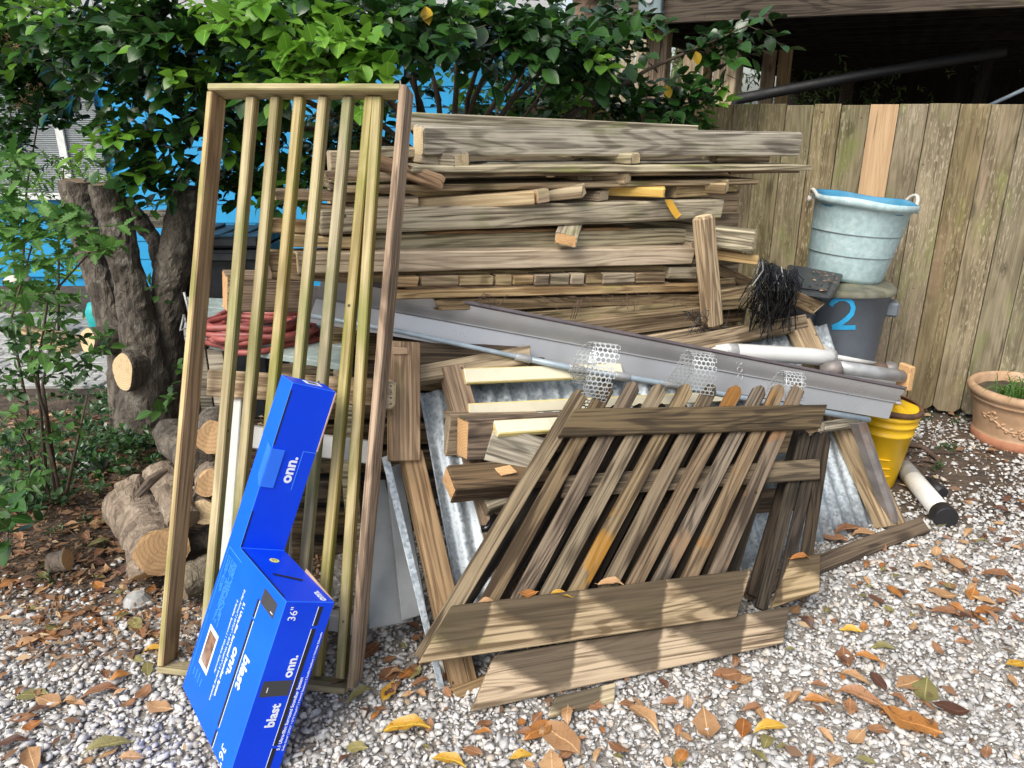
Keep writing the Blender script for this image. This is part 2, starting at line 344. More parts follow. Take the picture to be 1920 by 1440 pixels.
def mat_ground():
    m, nt, b = newmat('ground_soil'); tc = nd(nt, 'TexCoord').outputs['Object']
    n = noise_(nt, tc, 9, 8.0, .3, .65); n2 = noise_(nt, tc, 70, 6.0)
    col = mixc(nt, ramp(nt, n, .3, .7), (.045, .031, .021), (.125, .088, .058))
    col = mixc(nt, math_(nt, 'MULTIPLY', ramp(nt, n2, .52, .7), .5), col, (.21, .17, .13))
    sx = nd(nt, 'SeparateXYZ', {0: tc}).outputs       # stone dust where the gravel lies
    big = noise_(nt, tc, 1.6, 4.0)
    ed = math_(nt, 'ADD', 2.15, math_(nt, 'MULTIPLY', ramp(nt, sx[0], -.8, -.45), 1.9))
    ed = math_(nt, 'ADD', ed, math_(nt, 'MULTIPLY', big, .45)); ed = math_(nt, 'SUBTRACT', ed, math_(nt, 'MULTIPLY', ramp(nt, sx[0], 1.0, 1.7), 1.45))
    dm = ramp(nt, math_(nt, 'SUBTRACT', ed, sx[1]), -.12, .15)
    col = mixc(nt, math_(nt, 'MULTIPLY', dm, ramp(nt, noise_(nt, tc, 26, 5.0), .2, .55)), col, mixc(nt, n2, (.22, .20, .175), (.46, .43, .39)))
    nt.links.new(col, b.inputs['Base Color']); b.inputs['Roughness'].default_value = .95
    bump(nt, b, math_(nt, 'ADD', n, n2), .9, .02); MATS['ground_soil'] = m
mat_ground()

# ------------------------------------------------------------------ mesh and object helpers
class G:
    def __init__(s): s.v = []; s.f = []; s.m = []
    def add(s, vs, fs, mi=0):
        o = len(s.v); s.v += [V(p) for p in vs]; s.f += [tuple(i + o for i in f) for f in fs]; s.m += [mi] * len(fs); return s
    def box(s, c, ex, ey, ez, mi=0):      # centre and three half axes
        vs = [c + ex * a + ey * b + ez * d for a in (-1, 1) for b in (-1, 1) for d in (-1, 1)]
        fs = [(0, 1, 3, 2), (4, 6, 7, 5), (0, 4, 5, 1), (2, 3, 7, 6), (0, 2, 6, 4), (1, 5, 7, 3)]
        if ex.cross(ey).dot(ez) < 0: fs = [f[::-1] for f in fs]
        return s.add(vs, fs, mi)
    def tube(s, pts, rad_, n=8, mi=0, cap=True, capmi=None, jit=0.0, ell=None):
        pts = [V(p) for p in pts]; k = len(pts)
        if not hasattr(rad_, '__len__'): rad_ = [rad_] * k
        t0 = (pts[1] - pts[0]).normalized()
        a = t0.cross(V((0, 0, 1)) if abs(t0.z) < .9 else V((1, 0, 0))).normalized()
        vs = []
        for i in range(k):
            t = (pts[min(i + 1, k - 1)] - pts[max(i - 1, 0)]).normalized()
            a = (a - t * a.dot(t)).normalized(); b = t.cross(a)
            for j in range(n):
                an = 2 * math.pi * j / n; r = rad_[i] * (1 + (U(-jit, jit) if jit else 0))
                vs.append(pts[i] + (a * math.cos(an) + b * math.sin(an) * (ell or 1)) * r)
        fs = [(i * n + j, i * n + (j + 1) % n, (i + 1) * n + (j + 1) % n, (i + 1) * n + j) for i in range(k - 1) for j in range(n)]
        s.add(vs, fs, mi)
        if cap:
            o = len(s.v) - k * n
            cm = mi if capmi is None else capmi
            s.f += [tuple(o + j for j in range(n))[::-1], tuple(o + (k - 1) * n + j for j in range(n))]; s.m += [cm, cm]
        return s
    def lathe(s, prof, n=40, mi=0, M=Matrix(), fn=None):
        k = len(prof); vs = []
        for i, (r, z) in enumerate(prof):
            for j in range(n):
                an = 2 * math.pi * j / n; p = V((r * math.cos(an), r * math.sin(an), z))
                vs.append(M @ (fn(p, i, an) if fn else p))
        fs = [(i * n + j, i * n + (j + 1) % n, (i + 1) * n + (j + 1) % n, (i + 1) * n + j) for i in range(k - 1) for j in range(n)]
        return s.add(vs, fs, mi)
    def grid(s, rows, mi=0):
        n = len(rows[0]); vs = [p for r in rows for p in r]
        return s.add(vs, [(i * n + j, i * n + j + 1, (i + 1) * n + j + 1, (i + 1) * n + j) for i in range(len(rows) - 1) for j in range(n - 1)], mi)
    def prism(s, poly, d, mi=0, capmi=None):   # polygon and the vector it is swept along
        n = len(poly); vs = [V(p) for p in poly] + [V(p) + d for p in poly]
        nn = V((0, 0, 0))
        for i in range(n): nn += V(poly[i]).cross(V(poly[(i + 1) % n]))
        front = tuple(range(n, 2 * n)); back = tuple(range(n))[::-1]
        sd_ = [(i, (i + 1) % n, (i + 1) % n + n, i + n) for i in range(n)]
        if nn.dot(d) < 0: front, back, sd_ = front[::-1], back[::-1], [f[::-1] for f in sd_]
        return s.add(vs, [front, back] + sd_, mi)
def tags(o, label=None, cat=None, group=None, kind=None):
    for k, v in (('label', label), ('category', cat), ('group', group), ('kind', kind)):
        if v: o[k] = v
    return o
def frame(o, ex, nz):
    ex = ex.normalized(); ez = (nz - ex * nz.dot(ex)).normalized(); ey = ez.cross(ex)
    M = Matrix((ex, ey, ez)).transposed().to_4x4(); M.translation = o; return M
def root(name, label, cat, loc, group=None):
    o = bpy.data.objects.new(name, None); COL.objects.link(o); o.location = loc; o.empty_display_size = .05
    return tags(o, label, cat, group)
def link(name, me, M, parent=None):
    o = bpy.data.objects.new(name, me); COL.objects.link(o)
    if parent is not None:
        o.parent = parent; o.matrix_basis = wm(parent).inverted() @ M
    else: o.matrix_basis = M
    return o
def wm(o):
    m = o.matrix_basis.copy()
    return wm(o.parent) @ m if o.parent else m
def mk(name, g, mats, parent=None, M=None, smooth=False, bev=0.0):
    if M is None:
        c = V((0, 0, 0))
        for p in g.v: c += p
        M = Matrix.Translation(c / max(1, len(g.v)))
    inv = M.inverted(); me = bpy.data.meshes.new(name)
    me.from_pydata([inv @ p for p in g.v], [], g.f); 
    for m in ([mats] if isinstance(mats, str) else mats): me.materials.append(MATS[m])
    me.polygons.foreach_set('material_index', g.m)
    if bev:
        bm = bmesh.new(); bm.from_mesh(me); bmesh.ops.bevel(bm, geom=list(bm.edges), offset=bev, segments=1, affect='EDGES', clamp_overlap=True, profile=.5); bm.to_mesh(me); bm.free()
    if smooth: me.polygons.foreach_set('use_smooth', [len(p.vertices) <= 4 for p in me.polygons])
    me.update(); return link(name, me, M, parent)
def plank_mesh(L, w, t, mats, st=7, wear=.0015, ch=.004, bend=0.0, rough=(0, 0), twist=0.0):
    """a board along X: chamfered section, slight warp, optional ragged ends"""
    ch = min(ch, w * .3, t * .3)
    sec = [(w / 2, t / 2 - ch), (w / 2 - ch, t / 2), (-w / 2 + ch, t / 2), (-w / 2, t / 2 - ch), (-w / 2, -t / 2 + ch), (-w / 2 + ch, -t / 2), (w / 2 - ch, -t / 2), (w / 2, -t / 2 + ch)]
    xs = [-L / 2, -L / 2 + ch * .8] + [-L / 2 + L * i / st for i in range(1, st)] + [L / 2 - ch * .8, L / 2]
    vs = []; sd0 = U(0, 99)
    for i, x in enumerate(xs):
        sc = 1 - (2 * ch * .7 / min(w, t) if i in (0, len(xs) - 1) else 0)
        bz = bend * (1 - (2 * x / L) ** 2); tw = twist * x / L
        for (y, z) in sec:
            y, z = y * sc, z * sc
            y2 = y * math.cos(tw) - z * math.sin(tw); z2 = y * math.sin(tw) + z * math.cos(tw)
            q = mnoise.noise_vector(V((x * 5 + sd0, y * 30, z * 30))) * wear
            xr = x
            for e, ra in ((0, rough[0]), (1, rough[1])):
                if ra and i in ((0, 1) if e == 0 else (len(xs) - 2, len(xs) - 1)): xr += U(-ra, ra)
            vs.append(V((xr, y2, z2 + bz)) + V((0, q.y, q.z)))
    n = 8; k = len(xs)
    fs = [(i * n + j, (i + 1) * n + j, (i + 1) * n + (j + 1) % n, i * n + (j + 1) % n) for i in range(k - 1) for j in range(n)]
    mi = [0] * len(fs)
    fs += [tuple(range(n)), tuple((k - 1) * n + j for j in range(n))[::-1]]; mi += [1, 2]
    me = bpy.data.meshes.new('plank'); me.from_pydata(vs, [], fs)
    for m in mats: me.materials.append(MATS[m])
    me.polygons.foreach_set('material_index', mi); me.update(); return me
def plank(name, A, B, w, t, nz, mat='wood_grey', end='end_grey', end2=None, parent=None, **kw):
    """board from A to B (axis), w across, t along nz"""
    me = plank_mesh((B - A).length, w, t, (mat, end, end2 or end), **kw); me.name = name
    return link(name, me, frame((A + B) / 2, B - A, nz), parent)
def slab(name, quad, pl, off, t, mats, parent=None, bev=.003, axis=None):
    """polygon traced on a plane, swept t towards the camera; X of the object runs along its first side"""
    P = [pl.at(x, y, off) for x, y in quad]
    g = G().prism(P, pl.n * t)
    c = V((0, 0, 0))
    for p in g.v: c += p
    return mk(name, g, mats, parent, frame(c / len(g.v), (axis or (P[1] - P[0])), pl.n), bev=bev)
def sub_noise(g, amp, sc, seed=0):
    for i, p in enumerate(g.v): g.v[i] = p + mnoise.noise_vector(p * sc + V((seed, 0, 0))) * amp
def text_mesh(body, size, depth_=.0004, bold=0.0, shear=0.0, align='LEFT'):
    cu = bpy.data.curves.new('lettering', 'FONT'); cu.body = body; cu.size = size; cu.extrude = depth_; cu.offset = bold; cu.shear = shear; cu.align_x = align; cu.resolution_u = 3
    o = bpy.data.objects.new('t', cu); COL.objects.link(o)
    bpy.context.view_layer.update()
    me = bpy.data.meshes.new_from_object(o.evaluated_get(bpy.context.evaluated_depsgraph_get()))
    bpy.data.objects.remove(o); me.name = 'lettering'; return me
def soup(name, vs, faces, nper, mat, smooth=False):
    """many copies: vs (K,n,3) numpy, faces template"""
    K, n, _ = vs.shape
    F_ = np.array(faces)            # uniform face size
    k = F_.shape[1]
    idx = (F_[None] + (np.arange(K) * n)[:, None, None]).reshape(-1)
    me = bpy.data.meshes.new(name); nf = K * len(F_)
    me.vertices.add(K * n); me.vertices.foreach_set('co', vs.reshape(-1).astype(np.float32))
    me.loops.add(nf * k); me.loops.foreach_set('vertex_index', idx.astype(np.int32))
    me.polygons.add(nf); me.polygons.foreach_set('loop_start', (np.arange(nf) * k).astype(np.int32))
    if smooth: me.polygons.foreach_set('use_smooth', np.ones(nf, dtype=bool))
    me.materials.append(MATS[mat]); me.update(calc_edges=True); me.validate(); return me

# ------------------------------------------------------------------ ground
UX, UY = .887, .462
u = V((UX, UY, 0)); nb = V((-UY, UX, 0))          # along the lumber stack, and away from the camera
g = G()
N_ = 60
rows = []
for i in range(N_ + 1):
    y = -6 + 66 * (i / N_) ** 2.2
    rows.append([V((x, y, 0)) for x in [-45 + 90 * j / 40 for j in range(41)]])
g.grid(rows)
tags(mk('ground', g, 'ground_soil', M=Matrix()), kind='structure')

# paved yard behind the stump: uneven grey pavers with open joints
yard = root('paved_yard', None, None, V((-2.6, 5.2, 0))); yard['kind'] = 'structure'
bed = G().box(V((-3.1, 5.95, .004)), V((2.05, 0, 0)), V((0, 1.5, 0)), V((0, 0, .010)))
mk('bedding', bed, 'soil', yard)
pm = []
for q in range(5):
    gg = G().box(V((0, 0, 0)), V((.086, 0, 0)), V((0, .052, 0)), V((0, 0, .02)))
    for i, p in enumerate(gg.v): gg.v[i] = p + V((U(-.008, .008), U(-.007, .007), U(-.004, .004)))
    o = mk('paver', gg, 'stone_grey', None, Matrix(), bev=.006); pm.append(o.data); bpy.data.objects.remove(o)
cnt = 0
for r in range(20):
    for c in range(20):
        y = 4.62 + r * .118; x = -4.75 + c * .187 + (r % 2) * .09
        if x > -1.25 or y > 7.0 or cnt >= 300: continue
        link('paver', random.choice(pm), Matrix.Translation((x, y, .012 + U(-.004, .006))) @ Matrix.Rotation(U(-.06, .06), 4, 'Z') @ Matrix.Rotation(U(-.03, .03), 4, 'X'), yard); cnt += 1

# gravel: crushed stones lying on the soil
def rock_tpl():
    bm = bmesh.new()
    for _ in range(random.randint(9, 13)):
        d = V((random.gauss(0, 1), random.gauss(0, 1), random.gauss(0, 1))).normalized() * U(.75, 1.15); bm.verts.new(d)
    r = bmesh.ops.convex_hull(bm, input=list(bm.verts))
    bmesh.ops.delete(bm, geom=list({e for e in r['geom_interior'] + r['geom_unused'] if isinstance(e, bmesh.types.BMVert)}), context='VERTS')
    bmesh.ops.triangulate(bm, faces=list(bm.faces)); bm.verts.index_update()
    out = np.array([v.co[:] for v in bm.verts]), np.array([[v.index for v in f.verts] for f in bm.faces]); bm.free(); return out
ROCKS = [rock_tpl() for _ in range(28)]
def gravel_density(x, y):
    n = np.array([mnoise.noise(V((a * 1.7, b * 1.7, 3.0))) for a, b in zip(x, y)])
    n2 = np.array([mnoise.noise(V((a * 5, b * 5, 9.0))) for a, b in zip(x, y)])
    edge = np.where(x < -.55, 2.42 + .22 * n, 4.3)
    d = 1 / (1 + np.exp((y - edge) / .07))
    far = np.clip((y - 2.72 - .10 * (x - 1.6)) / .5, 0, 1)
    d = d * np.where(x > 1.2, 1 - .90 * far * np.clip(.85 + 1.3 * n + .8 * n2, .1, 1), 1)
    return np.where((x < -.5) & (y > 1.95), d * np.clip(1.15 - (y - 1.95) * 1.0 + .6 * n2, .25, 1), d)
K = 92000
xs = RNG.uniform(-2.3, 3.3, K * 2); ys = 1.0 + 3.5 * RNG.uniform(0, 1, K * 2) ** 1.25
vis = np.abs(xs) < (ys * .941 + .57) * .72
xs, ys = xs[vis][:K], ys[vis][:K]
keep = RNG.uniform(0, 1, len(xs)) < gravel_density(xs, ys)
xs, ys = xs[keep], ys[keep]; K = len(xs)
size = np.clip(RNG.lognormal(-4.80, .42, K), .0038, .019)
sc = size[:, None] * np.stack([RNG.uniform(.9, 1.45, K), RNG.uniform(.7, 1.1, K), RNG.uniform(.42, .75, K)], 1)
ang = RNG.uniform(0, 2 * np.pi, (K, 3)) * np.array([1, .12, .12])
def rotz(a):
    z = np.zeros_like(a); o = z + 1; c, s = np.cos(a), np.sin(a)
    return np.stack([np.stack([c, -s, z], 1), np.stack([s, c, z], 1), np.stack([z, z, o], 1)], 1)
def rotx(a):
    z = np.zeros_like(a); o = z + 1; c, s = np.cos(a), np.sin(a)
    return np.stack([np.stack([o, z, z], 1), np.stack([z, c, -s], 1), np.stack([z, s, c], 1)], 1)
def roty(a):
    z = np.zeros_like(a); o = z + 1; c, s = np.cos(a), np.sin(a)
    return np.stack([np.stack([c, z, s], 1), np.stack([z, o, z], 1), np.stack([-s, z, c], 1)], 1)
R_ = rotz(ang[:, 0]) @ rotx(RNG.normal(0, .28, K)) @ roty(RNG.normal(0, .28, K))
zz = sc[:, 2] * .5 + RNG.uniform(-.002, .009, K)
cos_, idx_, base = [], [], 0
for t, (rv, rf) in enumerate(ROCKS):
    ii = np.arange(t, K, len(ROCKS)); n_ = len(rv)
    w = np.einsum('kij,knj->kni', R_[ii], rv[None] * sc[ii][:, None]) + np.stack([xs[ii], ys[ii], zz[ii]], 1)[:, None]
    cos_.append(w.reshape(-1, 3)); idx_.append((rf[None] + (np.arange(len(ii)) * n_)[:, None, None] + base).reshape(-1)); base += len(ii) * n_
cos_ = np.concatenate(cos_).astype(np.float32); idx_ = np.concatenate(idx_).astype(np.int32)
gme = bpy.data.meshes.new('gravel'); gme.vertices.add(len(cos_)); gme.vertices.foreach_set('co', cos_.reshape(-1)); gme.loops.add(len(idx_)); gme.loops.foreach_set('vertex_index', idx_)
gme.polygons.add(len(idx_) // 3); gme.polygons.foreach_set('loop_start', np.arange(0, len(idx_), 3, dtype=np.int32)); gme.materials.append(MATS['gravel_stone']); gme.update(calc_edges=True)
o = bpy.data.objects.new('gravel', gme); COL.objects.link(o); tags(o, 'pale grey crushed stone gravel spread over the yard', kind='stuff')

# ------------------------------------------------------------------ blue house behind the bushes
HY = 7.6
HX1 = .15
house = root('blue_house', 'bright blue painted house with horizontal siding behind the camellia bush', 'house', V((-3.5, HY, 0)))
mk('wall', G().box(V((-3.6, HY + 1.6, 1.2)), V((3.75, 0, 0)), V((0, 1.57, 0)), V((0, 0, 1.2))), 'house_blue', house)
mk('roof', G().prism([V((-7.6, HY - .25, 2.34)), V((-7.6, HY - .25, 2.40)), V((-7.6, HY + 1.6, 2.92)), V((-7.6, HY + 3.4, 2.40)), V((-7.6, HY + 3.4, 2.34))], V((7.95, 0, 0))), 'roof_grey', house)
for k in range(13):
    z = .1 + k * .178
    g = G().prism([V((-7.4, HY, z)), V((-7.4, HY + .010, z + .178)), V((-7.4, HY + .03, z + .178)), V((-7.4, HY + .03, z))], V((7.6, 0, 0)))
    mk('siding_board', g, 'house_blue', house)
pa = atY(48, 150, HY - .08); pb = atY(205, 362, HY - .08)
g = G(); rows = []
nn = 60
for i in range(nn * 2 + 1):
    z = pb.z + (pa.z - pb.z) * i / (nn * 2)
    rows.append([V((pa.x - .6, HY - .06 - (.02 if i % 2 else 0), z)), V((pb.x, HY - .06 - (.02 if i % 2 else 0), z))])
g.grid(rows)
sp_ = mk('metal_siding_panel', g, 'metal_siding', house)
for px in (108,):
    p1, p0 = atY(px, 152, HY - .1), atY(px + 12, 362, HY - .1)
    mk('trim_strip', G().box((p0 + p1) / 2, V((.035, 0, 0)), V((0, .012, 0)), V((0, 0, (p1.z - p0.z) / 2))), 'trim_white', sp_)
mk('sill_trim', G().box(V(((pa.x + pb.x) / 2 - .3, HY - .09, pb.z - .03)), V(((pb.x - pa.x) / 2 + .35, 0, 0)), V((0, .035, 0)), V((0, 0, .03))), 'trim_white', house, bev=.004)

# ------------------------------------------------------------------ board fence on the right
FA = V((2.52, 4.16, 0)); fd = V((-1, .40, 0)).normalized(); fn_ = V((-.40, -1, 0)).normalized()
FA = FA - fd * 1.5
fence = root('board_fence', 'tall weathered board fence with one newer orange board behind the tubs', 'fence', FA)
s = 0.0; k = 0
while s < 4.2:
    w = .139 + U(-.004, .004); p = FA + fd * (s + w / 2) + fn_ * U(-.003, .003)
    H = 1.705 + U(-.008, .006)
    z0 = .025 + U(-.01, .01)
    tp = p + V((0, 0, H)) - EYE; new = abs(960 + F * tp.x / tp.dot(FW) - 1677) < 25
    # board: vertical axis on object X, dog-eared foot
    c = .028
    poly = [p + fd * (-w / 2) + V((0, 0, H)), p + fd * (w / 2) + V((0, 0, H)), p + fd * (w / 2) + V((0, 0, z0 + c)), p + fd * (w / 2 - c) + V((0, 0, z0)), p + fd * (-w / 2 + c) + V((0, 0, z0)), p + fd * (-w / 2) + V((0, 0, z0 + c))]
    g = G().prism(poly, fn_ * .018)
    b = mk('fence_board', g, 'wood_fence_new' if new else 'wood_fence', fence, frame(p + V((0, 0, H / 2)), V((0, 0, 1)), fn_), bev=.002)
    if new: b['label'] = 'newer orange fence board'
    s += w + .004; k += 1
for z in (.35, .95, 1.52):
    plank('fence_rail', FA - fn_ * .03 + V((0, 0, z)), FA + fd * 4.2 - fn_ * .03 + V((0, 0, z)), .085, .038, fn_, 'wood_fence', 'end_grey', parent=fence)
for s in (.6, 2.4, 4.1):
    plank('fence_post', FA + fd * s - fn_ * .10 + V((0, 0, 0)), FA + fd * s - fn_ * .10 + V((0, 0, 1.66)), .09, .09, fn_, 'wood_fence', 'end_grey', parent=fence)

# ------------------------------------------------------------------ raised deck beyond the fence
D0 = V((.62, 5.33, 0)); D1 = V((3.4, 4.02, 0)); dx = (D1 - D0).normalized(); dy = V((-dx.y, dx.x, 0))
if dy.y < 0: dy = -dy
DZ = 2.17
deck = root('raised_deck', 'dark weathered timber deck raised on posts behind the board fence', 'deck', D0)
LB = 5.6
plank('rim_beam', D0 + V((0, 0, DZ + .12)), D0 + dx * LB + V((0, 0, DZ + .12)), .235, .045, -dy, 'wood_deck', 'end_dark', parent=deck)
plank('rim_beam', D0 + dy * .06 + dx * .05 + V((0, 0, DZ + .09)), D0 + dy * 9.5 + dx * .05 + V((0, 0, DZ + .09)), .235, .045, -dx, 'wood_deck_shaded', 'end_dark', parent=deck)
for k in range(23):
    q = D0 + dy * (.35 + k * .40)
    plank('joist', q + V((0, 0, DZ + .13)), q + dx * LB + V((0, 0, DZ + .13)), .185, .04, -dy, 'wood_deck_shaded', 'end_dark', parent=deck)
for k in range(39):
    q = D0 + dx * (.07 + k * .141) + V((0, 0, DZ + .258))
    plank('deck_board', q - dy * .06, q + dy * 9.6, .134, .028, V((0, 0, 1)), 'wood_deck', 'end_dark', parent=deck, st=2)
for (px, Y) in ((1362, 5.35), (1232, 5.55)):
    q = atY(px, 150, Y)
    plank('deck_post', V((q.x, Y, 0)), V((q.x, Y, DZ - (0 if px > 1300 else .0))), .14, .13, -dy, 'wood_tan' if px > 1300 else 'wood_grey_brown', 'end_dark', parent=deck)
q = atY(1326, 150, 5.7); plank('deck_post', V((q.x, 5.7, 0)), V((q.x, 5.7, DZ)), .055, .055, -dy, 'wood_grey_brown', parent=deck)
for k in (1, 2): 
    for e in (0.35, 2.3, 4.3):
        q = D0 + dx * e + dy * (2.4 * k); plank('deck_post', V((q.x, q.y, 0)), V((q.x, q.y, DZ)), .09, .09, -dy, 'wood_deck_shaded', parent=deck)
a, b = atY(1382, 186, 5.2), atY(1885, 96, 4.9)
g = G().tube([a + V((-.03, 0, -.09)), a, (a + b) / 2 + V((0, 0, .01)), b], [.032, .034, .032, .03], 10)
tags(mk('drain_pipe', g, 'drain_black', smooth=True), 'black drain pipe slung under the dark deck', 'pipe')
a, b = atY(1842, 204, 4.85), atY(1925, 165, 4.7)
tags(mk('deck_cable', G().tube([a, (a + b) / 2, b], .012, 6), 'grey_pole', smooth=True), 'thin grey conduit under the right end of the deck', 'conduit')
# dark boarded wall of the house that the deck belongs to
W0 = D0 + dy * 9.4 + dx * .1
hw = root('raised_house', 'dark boarded house wall far under the deck', 'house', W0)
for k in range(30):
    q = W0 + dx * (k * .30); plank('wall_board', q - dy * (.012 * (k % 2)) + V((0, 0, 1.715 - (k % 3) * .004)), q + V((0, 0, 4.2)), .312, .03, -dy, 'wood_deck_shaded', 'end_dark', parent=hw, st=2)
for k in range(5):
    q = W0 + dx * (k * 2.0) + dy * .1; plank('pier', q, q + V((0, 0, 1.9)), .3, .3, -dy, 'wood_deck_shaded', 'end_dark', parent=hw, st=2)
# second fence far under the deck
FB = V((1.0, 8.3, 0)); fbd = V((1, -.12, 0)).normalized()
far = root('far_fence', 'sunlit grey fence seen far under the deck', 'fence', FB)
for k in range(12):
    p = FB + fbd * (k * .152); H = 2.66 + U(-.05, .05) - k * .007
    if k in (4, 9): continue
    plank('fence_board', p, p + V((0, 0, H)), .132, .02, V((0, -1, 0)), 'wood_pale' if k % 3 else 'wood_grey', 'end_grey', parent=far, st=2)
# grey electrical box on the deck corner
q = atY(1221, 0, 5.15)
jb = root('junction_box', 'small grey electrical box on the corner of the deck beam', 'electrical box', q + V((0, 0, -.07)))
hx, hz = 22 * m_per_px(q), 22 * m_per_px(q)
mk('box_body', G().box(q, dx * hx, -dy * .03, V((0, 0, hz))), 'box_grey', jb, bev=.006)
mk('box_lip', G().box(q + V((0, 0, -hz)) - dy * .005, dx * hx * 1.08, -dy * .036, V((0, 0, .006))), 'box_grey', jb)
g = G().tube([q - dy * .03, q - dy * .045], .022, 14); mk('latch', g, 'grey_pipe', jb)
# palm trunk behind
q0 = atY(1105, 250, 6.4); 
g = G(); pts = []; rr = []
for i in range(40):
    z = i * .075; pts.append(V((q0.x + .02 * math.sin(z * 2), 6.4, z))); rr.append(.125 + (.022 if i % 2 else 0) + U(-.006, .006))
g.tube(pts, rr, 14, jit=.05)
pt = root('palm_tree', 'ringed brown palm trunk rising behind the lumber stack', 'tree', V((q0.x, 6.4, 0)))
mk('trunk', g, 'palm_bark', pt)
fg = G()
for k in range(8):
    an = k * .8; d = V((math.cos(an), math.sin(an), 0))
    fg.tube([pts[-1] + d * t + V((0, 0, .9 * t - .35 * t * t)) for t in (0, .5, 1.0, 1.5)], [.03, .03, .02, .005], 5)
mk('frond', fg, 'leaf_mid', pt)

# ------------------------------------------------------------------ the lumber stack
PO = V((-.29, 2.70, 0)); PILE = Plane(PO, PO + u, PO + V((0, 0, 1)))
PN = PILE.n
def bar(name, label, cat, x0, y0, x1, y1, off, hp, t, mat, end='end_grey', end2=None, off1=None, group=None, parent=None, **kw):
    off1 = off if off1 is None else off1
    A, B = PILE.at(x0, y0, off), PILE.at(x1, y1, off1)
    w = hp * m_per_px((A + B) / 2) / .96
    o = plank(name, A - PN * t / 2, B - PN * t / 2, w, t, PN, mat, end, end2, parent, **kw)
    return tags(o, label, cat, group)
def stub(name, label, cat, px, py, off, wp, hp, L, mat, end, yaw=0, pit=0, roll=0, group=None, **kw):
    E_ = PILE.at(px, py, off); s = m_per_px(E_)
    d = Matrix.Rotation(rad(yaw), 3, 'Z') @ (-PN); d = (d + V((0, 0, math.tan(rad(pit))))).normalized()
    nz = Matrix.Rotation(rad(roll), 3, d) @ V((0, 0, 1))
    return tags(plank(name, E_, E_ + d * L, wp * s, hp * s, nz, mat, end, None, None, **kw), label, cat, group)
GB = 'beams and boards of the lumber stack'; GS = 'short offcuts stickered between the boards'
bar('timber_beam', 'grey beam at the very back of the top of the stack', 'beam', 765, 228, 1310, 250, -.17, 30, .09, 'wood_grey', group=GB, rough=(.006, .008))
bar('timber_beam', 'thick weathered beam on top of the lumber stack with a pale sawn left end', 'beam', 794, 264, 1503, 271, 0, 47, .10, 'wood_grey', 'end_pale', 'end_grey', group=GB, rough=(0, .004), ch=.008, wear=.003)
stub('offcut', 'grey offcut with pale sawn end under the left of the top beam', 'offcut', 866, 300, .03, 44, 25, .25, 'wood_grey', 'end_pale', yaw=24, group=GS)
stub('offcut', 'mossy offcut with ragged pale end under the middle of the top beam', 'offcut', 1192, 297, .03, 36, 20, .25, 'wood_grey', 'end_pale', yaw=30, group=GS, rough=(.004, 0))
stub('offcut', 'small dark offcut set back under the middle of the top beam', 'offcut', 1092, 291, -.07, 32, 12, .2, 'wood_tan', 'end_grey', group=GS)
bar('offcut', 'brown block under the right end of the top beam', 'offcut', 1345, 296, 1445, 296, -.04, 16, .1, 'wood_grey_brown', group=GS)
bar('offcut', 'dark grey block under the left end of the top beam', 'offcut', 790, 292, 830, 300, -.02, 26, .1, 'wood_grey', group=GS)
bar('plank', 'wide flat plank with splintered right end under the top beam', 'plank', 772, 318, 1518, 315, .045, 12, .26, 'wood_grey', 'end_grey', 'end_pale', group=GB, bend=random.uniform(-.006, .006), rough=(.01, .03), st=12, wear=.003)
bar('plank', 'thin dark board lying directly below the splintered plank', 'plank', 820, 327, 1366, 325, .02, 7, .24, 'wood_grey_brown', group=GB, bend=random.uniform(-.006, .006), rough=(.006, .008))
bar('plank', 'thin short board below the splintered right end', 'plank', 1370, 322, 1495, 320, .01, 8, .2, 'wood_rot', group=GB, bend=random.uniform(-.006, .006), rough=(.01, .02))
stub('offcut', 'tan offcut end right of centre below the splintered plank', 'offcut', 1178, 334, .02, 34, 19, .3, 'wood_tan', 'end_pale', yaw=35, group=GS)
stub('offcut', 'shaded brown offcut end left of the tan one below the splintered plank', 'offcut', 1099, 335, -.06, 34, 17, .25, 'wood_tan', 'end_grey', group=GS)
bar('rotten_chunk', 'rough rotten brown timber end slanting out left below the top beam', 'offcut', 700, 300, 838, 347, -.03, 26, .09, 'wood_rot', 'end_orange', off1=.08, group=GS, wear=.006, rough=(.01, .012))
bar('plank', 'long grey board whose thin right tip juts past the stack', 'plank', 640, 356, 1423, 341, .02, 11, .24, 'wood_grey_brown', group=GB, bend=random.uniform(-.006, .006), rough=(.006, .008), st=12, wear=.002)
bar('plank', 'rough board end behind the leaning slat frame level with the long grey board', 'plank', 516, 367, 718, 372, -.05, 16, .12, 'wood_tan', group=GB, bend=random.uniform(-.006, .006), rough=(.006, .008))
bar('yellow_stud', 'fresh yellow stud slanting out with its sawn end in the middle of the stack', 'stud', 690, 392, 1006, 371, -.06, 24, .06, 'wood_fresh', 'end_pale', off1=.06, group=GS)
bar('offcut', 'sawn end piece just right of the yellow stud tip', 'offcut', 1008, 370, 1031, 366, .058, 24, .06, 'wood_tan', 'end_orange', 'end_pale', group=GS)
stub('offcut', 'pale offcut tilted up with a bright ragged end in the middle of the stack', 'offcut', 1095, 357, .06, 36, 20, .32, 'wood_tan', 'end_pale', yaw=48, pit=-7, roll=-8, group=GS, rough=(.004, 0))
stub('offcut', 'grey brown offcut end beside the bright ragged one', 'offcut', 1133, 367, .0, 36, 19, .3, 'wood_grey_brown', 'end_grey', yaw=25, group=GS)
stub('offcut', 'yellow offcut with bright sawn end right of the middle of the stack', 'offcut', 1246, 360, .05, 34, 18, .36, 'wood_fresh', 'end_pale', yaw=52, pit=1, group=GS, rough=(.003, 0))
